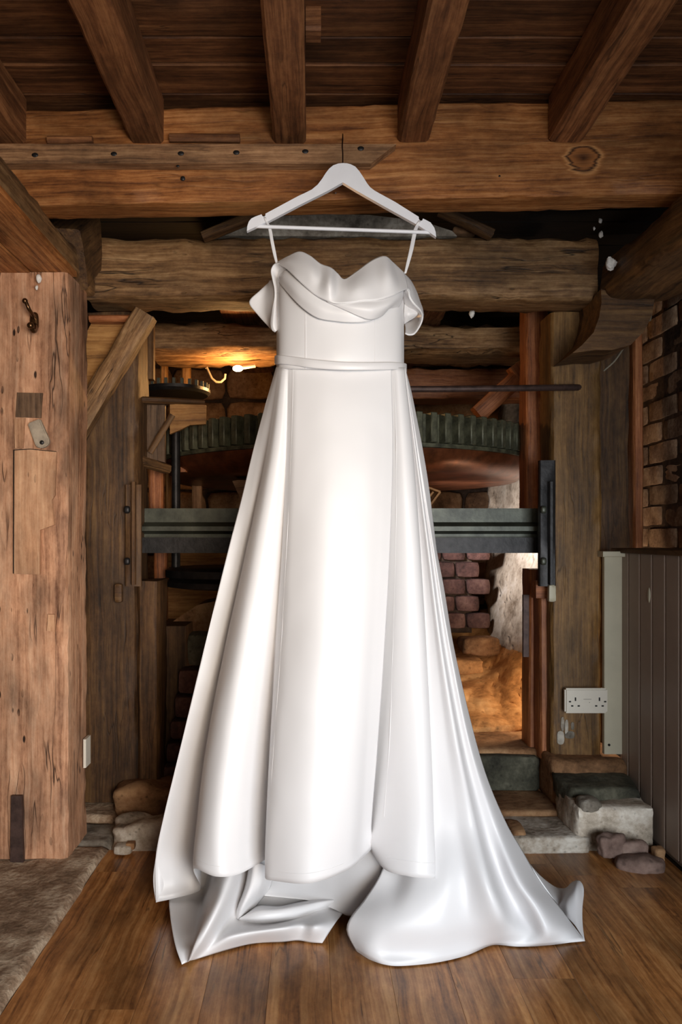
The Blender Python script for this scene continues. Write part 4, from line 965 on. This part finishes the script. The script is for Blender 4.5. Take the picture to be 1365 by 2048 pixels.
band = [[(563, 548, 1.730), (559, 553, 1.735), (558, 560, 1.742)],
  [(575, 541, 1.710), (568, 556, 1.708), (564, 571, 1.718)],
  [(594, 556, 1.682), (589, 577, 1.676), (586, 597, 1.686)],
  [(614, 573, 1.664), (611, 597, 1.660), (609, 619, 1.670)],
  [(637, 590, 1.655), (636, 613, 1.651), (636, 636, 1.661)],
  [(662, 600, 1.652), (664, 622, 1.649), (667, 642, 1.656)],
  [(698, 604, 1.650), (702, 625, 1.647), (704, 645, 1.654)],
  [(728, 602, 1.654), (733, 625, 1.652), (735, 643, 1.660)],
  [(750, 600, 1.662), (757, 620, 1.662), (762, 633, 1.672)]]
sheet('drape_band', band, 20, 8, M_satin, dr, 0.003)
band2 = [[(652, 598, 1.646), (653, 600, 1.645), (655, 604, 1.647)],
  [(688, 598, 1.643), (690, 611, 1.638), (691, 620, 1.643)],
  [(720, 597, 1.645), (722, 615, 1.636), (717, 632, 1.644)],
  [(748, 595, 1.650), (750, 617, 1.640), (741, 639, 1.652)],
  [(775, 590, 1.662), (777, 610, 1.654), (763, 632, 1.670)],
  [(796, 582, 1.682), (795, 600, 1.682), (780, 616, 1.694)],
  [(808, 575, 1.705), (804, 600, 1.712), (795, 618, 1.722)]]
sheet('drape_band', band2, 20, 8, M_satin, dr, 0.003)
# left sleeve
sl = sheet('sleeve', [[(545, 560, 1.765), (548, 577, 1.760), (549, 597, 1.758), (545, 622, 1.760), (543, 655, 1.765)],
  [(540, 562, 1.785), (535, 580, 1.790), (530, 600, 1.795), (532, 625, 1.790), (543, 656, 1.775)],
  [(542, 563, 1.80), (520, 582, 1.80), (499, 604, 1.80), (514, 627, 1.80), (543, 658, 1.785)]], 30, 10, M_satin, dr, 0.003)
sheet('sleeve_rim', [[(572, 536, 1.712), (560, 527, 1.725), (549, 528, 1.735), (542.5, 540, 1.74), (545, 557, 1.742), (549, 577, 1.744), (549, 597, 1.744), (545, 622, 1.745), (542, 648, 1.746), (545, 660, 1.747), (551, 664, 1.748)],
  [(573, 539, 1.716), (561, 532, 1.730), (552, 534, 1.742), (547, 545, 1.746), (550, 560, 1.748), (552.5, 577, 1.748), (552.5, 597, 1.746), (550, 622, 1.742), (548, 645, 1.740), (549, 656, 1.742), (553, 662, 1.745)],
  [(574, 541, 1.728), (566, 545, 1.745), (559, 551, 1.76), (555, 560, 1.765), (555, 572, 1.765), (555.5, 585, 1.762), (555.5, 602, 1.76), (555, 622, 1.757), (555, 645, 1.754), (555, 655, 1.752), (555, 661, 1.752)]], 60, 8, M_satin, dr, 0.003)
# right sleeve
sheet('sleeve', [[(806, 545, 1.745), (822, 562, 1.775), (833, 583, 1.79), (840, 603, 1.795), (845, 617, 1.79), (847, 630, 1.775)],
  [(810, 560, 1.728), (822, 572, 1.735), (829, 590, 1.745), (836, 606, 1.748), (843, 618, 1.75), (846.5, 632, 1.765)],
  [(813, 577, 1.703), (819, 582, 1.710), (820, 594, 1.715), (829, 608, 1.722), (840, 619, 1.735), (846, 634, 1.76)]], 34, 10, M_satin, dr, 0.003)
sheet('sleeve_rim', [[(815, 578, 1.703), (819, 584, 1.710), (820, 595, 1.715), (829, 608, 1.722), (840, 619, 1.735), (846.5, 632, 1.755), (842, 649, 1.765), (829, 668, 1.765), (818, 670, 1.765), (811, 667, 1.765)],
  [(809, 582, 1.715), (811, 590, 1.735), (812, 600, 1.745), (819, 612, 1.75), (832, 620, 1.76), (838, 634, 1.79), (833, 646, 1.80), (824, 655, 1.80), (816, 657, 1.80), (811, 655, 1.80)],
  [(807, 590, 1.75), (808, 600, 1.765), (810, 612, 1.775), (818, 620, 1.785), (828, 628, 1.80), (828, 636, 1.82), (822, 642, 1.82), (816, 645, 1.82), (812, 646, 1.82), (809, 646, 1.82)]], 50, 9, M_satin, dr, 0.003)
sheet('sleeve_roll', [[(809, 605, 1.765), (818, 615, 1.76), (829, 619, 1.76), (836, 625, 1.765)],
  [(809, 625, 1.755), (817, 628, 1.75), (826, 628, 1.755), (835, 628, 1.765)],
  [(809, 648, 1.775), (816, 643, 1.77), (827, 636, 1.77), (834, 630, 1.768)]], 24, 8, M_satin, dr, 0.003)
# hanging loops
def ribbon(name, pts_, wpx, D, parent):
    r = [[], [], []]
    for (x, y, dd, wk) in pts_:
        for i, s in enumerate((-1, 0, 1)): r[i].append((x+s*wpx*wk, y, D+dd))
    return sheet(name, r, 30, 2, M_satin, parent, 0.001)
ribbon('strap', [(530, 434, -0.008, .6), (533, 442, -0.008, .7), (538, 452, 0.006, .8), (541, 462, 0.004, 1), (544, 480, 0.0, 1), (549, 505, 0.0, 1), (554, 527, 0.0, .7)], 3.3, HD, dr)
ribbon('strap', [(841, 441, -0.008, .6), (836, 449, -0.008, .8), (831, 461, 0.006, 1), (828, 475, 0.004, 1), (823, 500, 0.0, 1), (816, 528, 0.0, .8), (811, 547, 0.0, .5)], 4.0, HD, dr)

def hem_line(ribs, nu, nv, k, c0, c1):
    rows = grid(ribs, nv, nu); pts_ = [p+Vector((0, -0.0011, 0)) for p in rows[k][c0:c1]]
    return tube('hem_stitch', pts_, 0.0006, M_satin, dr, n=6)
hem_line(panelC, 10, 110, 106, 12, 40); hem_line(front, 10, 110, 107, 32, 55); hem_line(front, 10, 110, 107, 70, 100)
def seam(name, ribs, col, nu, nv, r=0.0007, off=-0.001, a=0, b=1.0):
    rows = grid(ribs, nv, nu); pts_ = [row[col]+Vector((0, off, 0)) for row in rows][int(a*nv):int(b*nv)]
    return tube(name, pts_, r, M_satin, dr, n=6)
seam('seam', front, 75, 10, 60, a=0.0, b=0.85)
seam('seam', panelC, 12, 10, 40, a=0.02, b=0.9)
seam('seam', bod, 27, 10, 30, off=-0.0012, a=0.35); seam('seam', bod, 53, 10, 30, off=-0.0012, a=0.35)
GROUPS = {'ceiling_joist': 'joists under the ceiling boards', 'mauve_rubble': 'rubble stones by the panelling', 'cobweb_clump': 'white cobweb specks', 'cable': 'old cables',
          'pit_joist': 'short joists over the pit', 'pit_strut': 'struts in the pit', 'oak_post': 'oak posts', 'upright_stud': 'upright studs of the pit', 'stone_chip': 'chips on the old beam',
          'slanting_brace': 'braces beside the lintel', 'upright_board': 'boards beside the brick wall', 'pebble': 'pebbles at the floor corner', 'ledge_stone': 'stones at the foot of the pier', 'flagstone': 'flagstones behind the left post',
          'iron_bracket': 'brackets of the girder', 'wall_plate': 'wall plates', 'packing_block': 'packing pieces on the strip', 'base_boulder': 'boulders under the stepped pier'}
for o in COL.objects:
    k = o.name.split('.')[0]
    if o.parent is None and k in GROUPS: o['group'] = GROUPS[k]
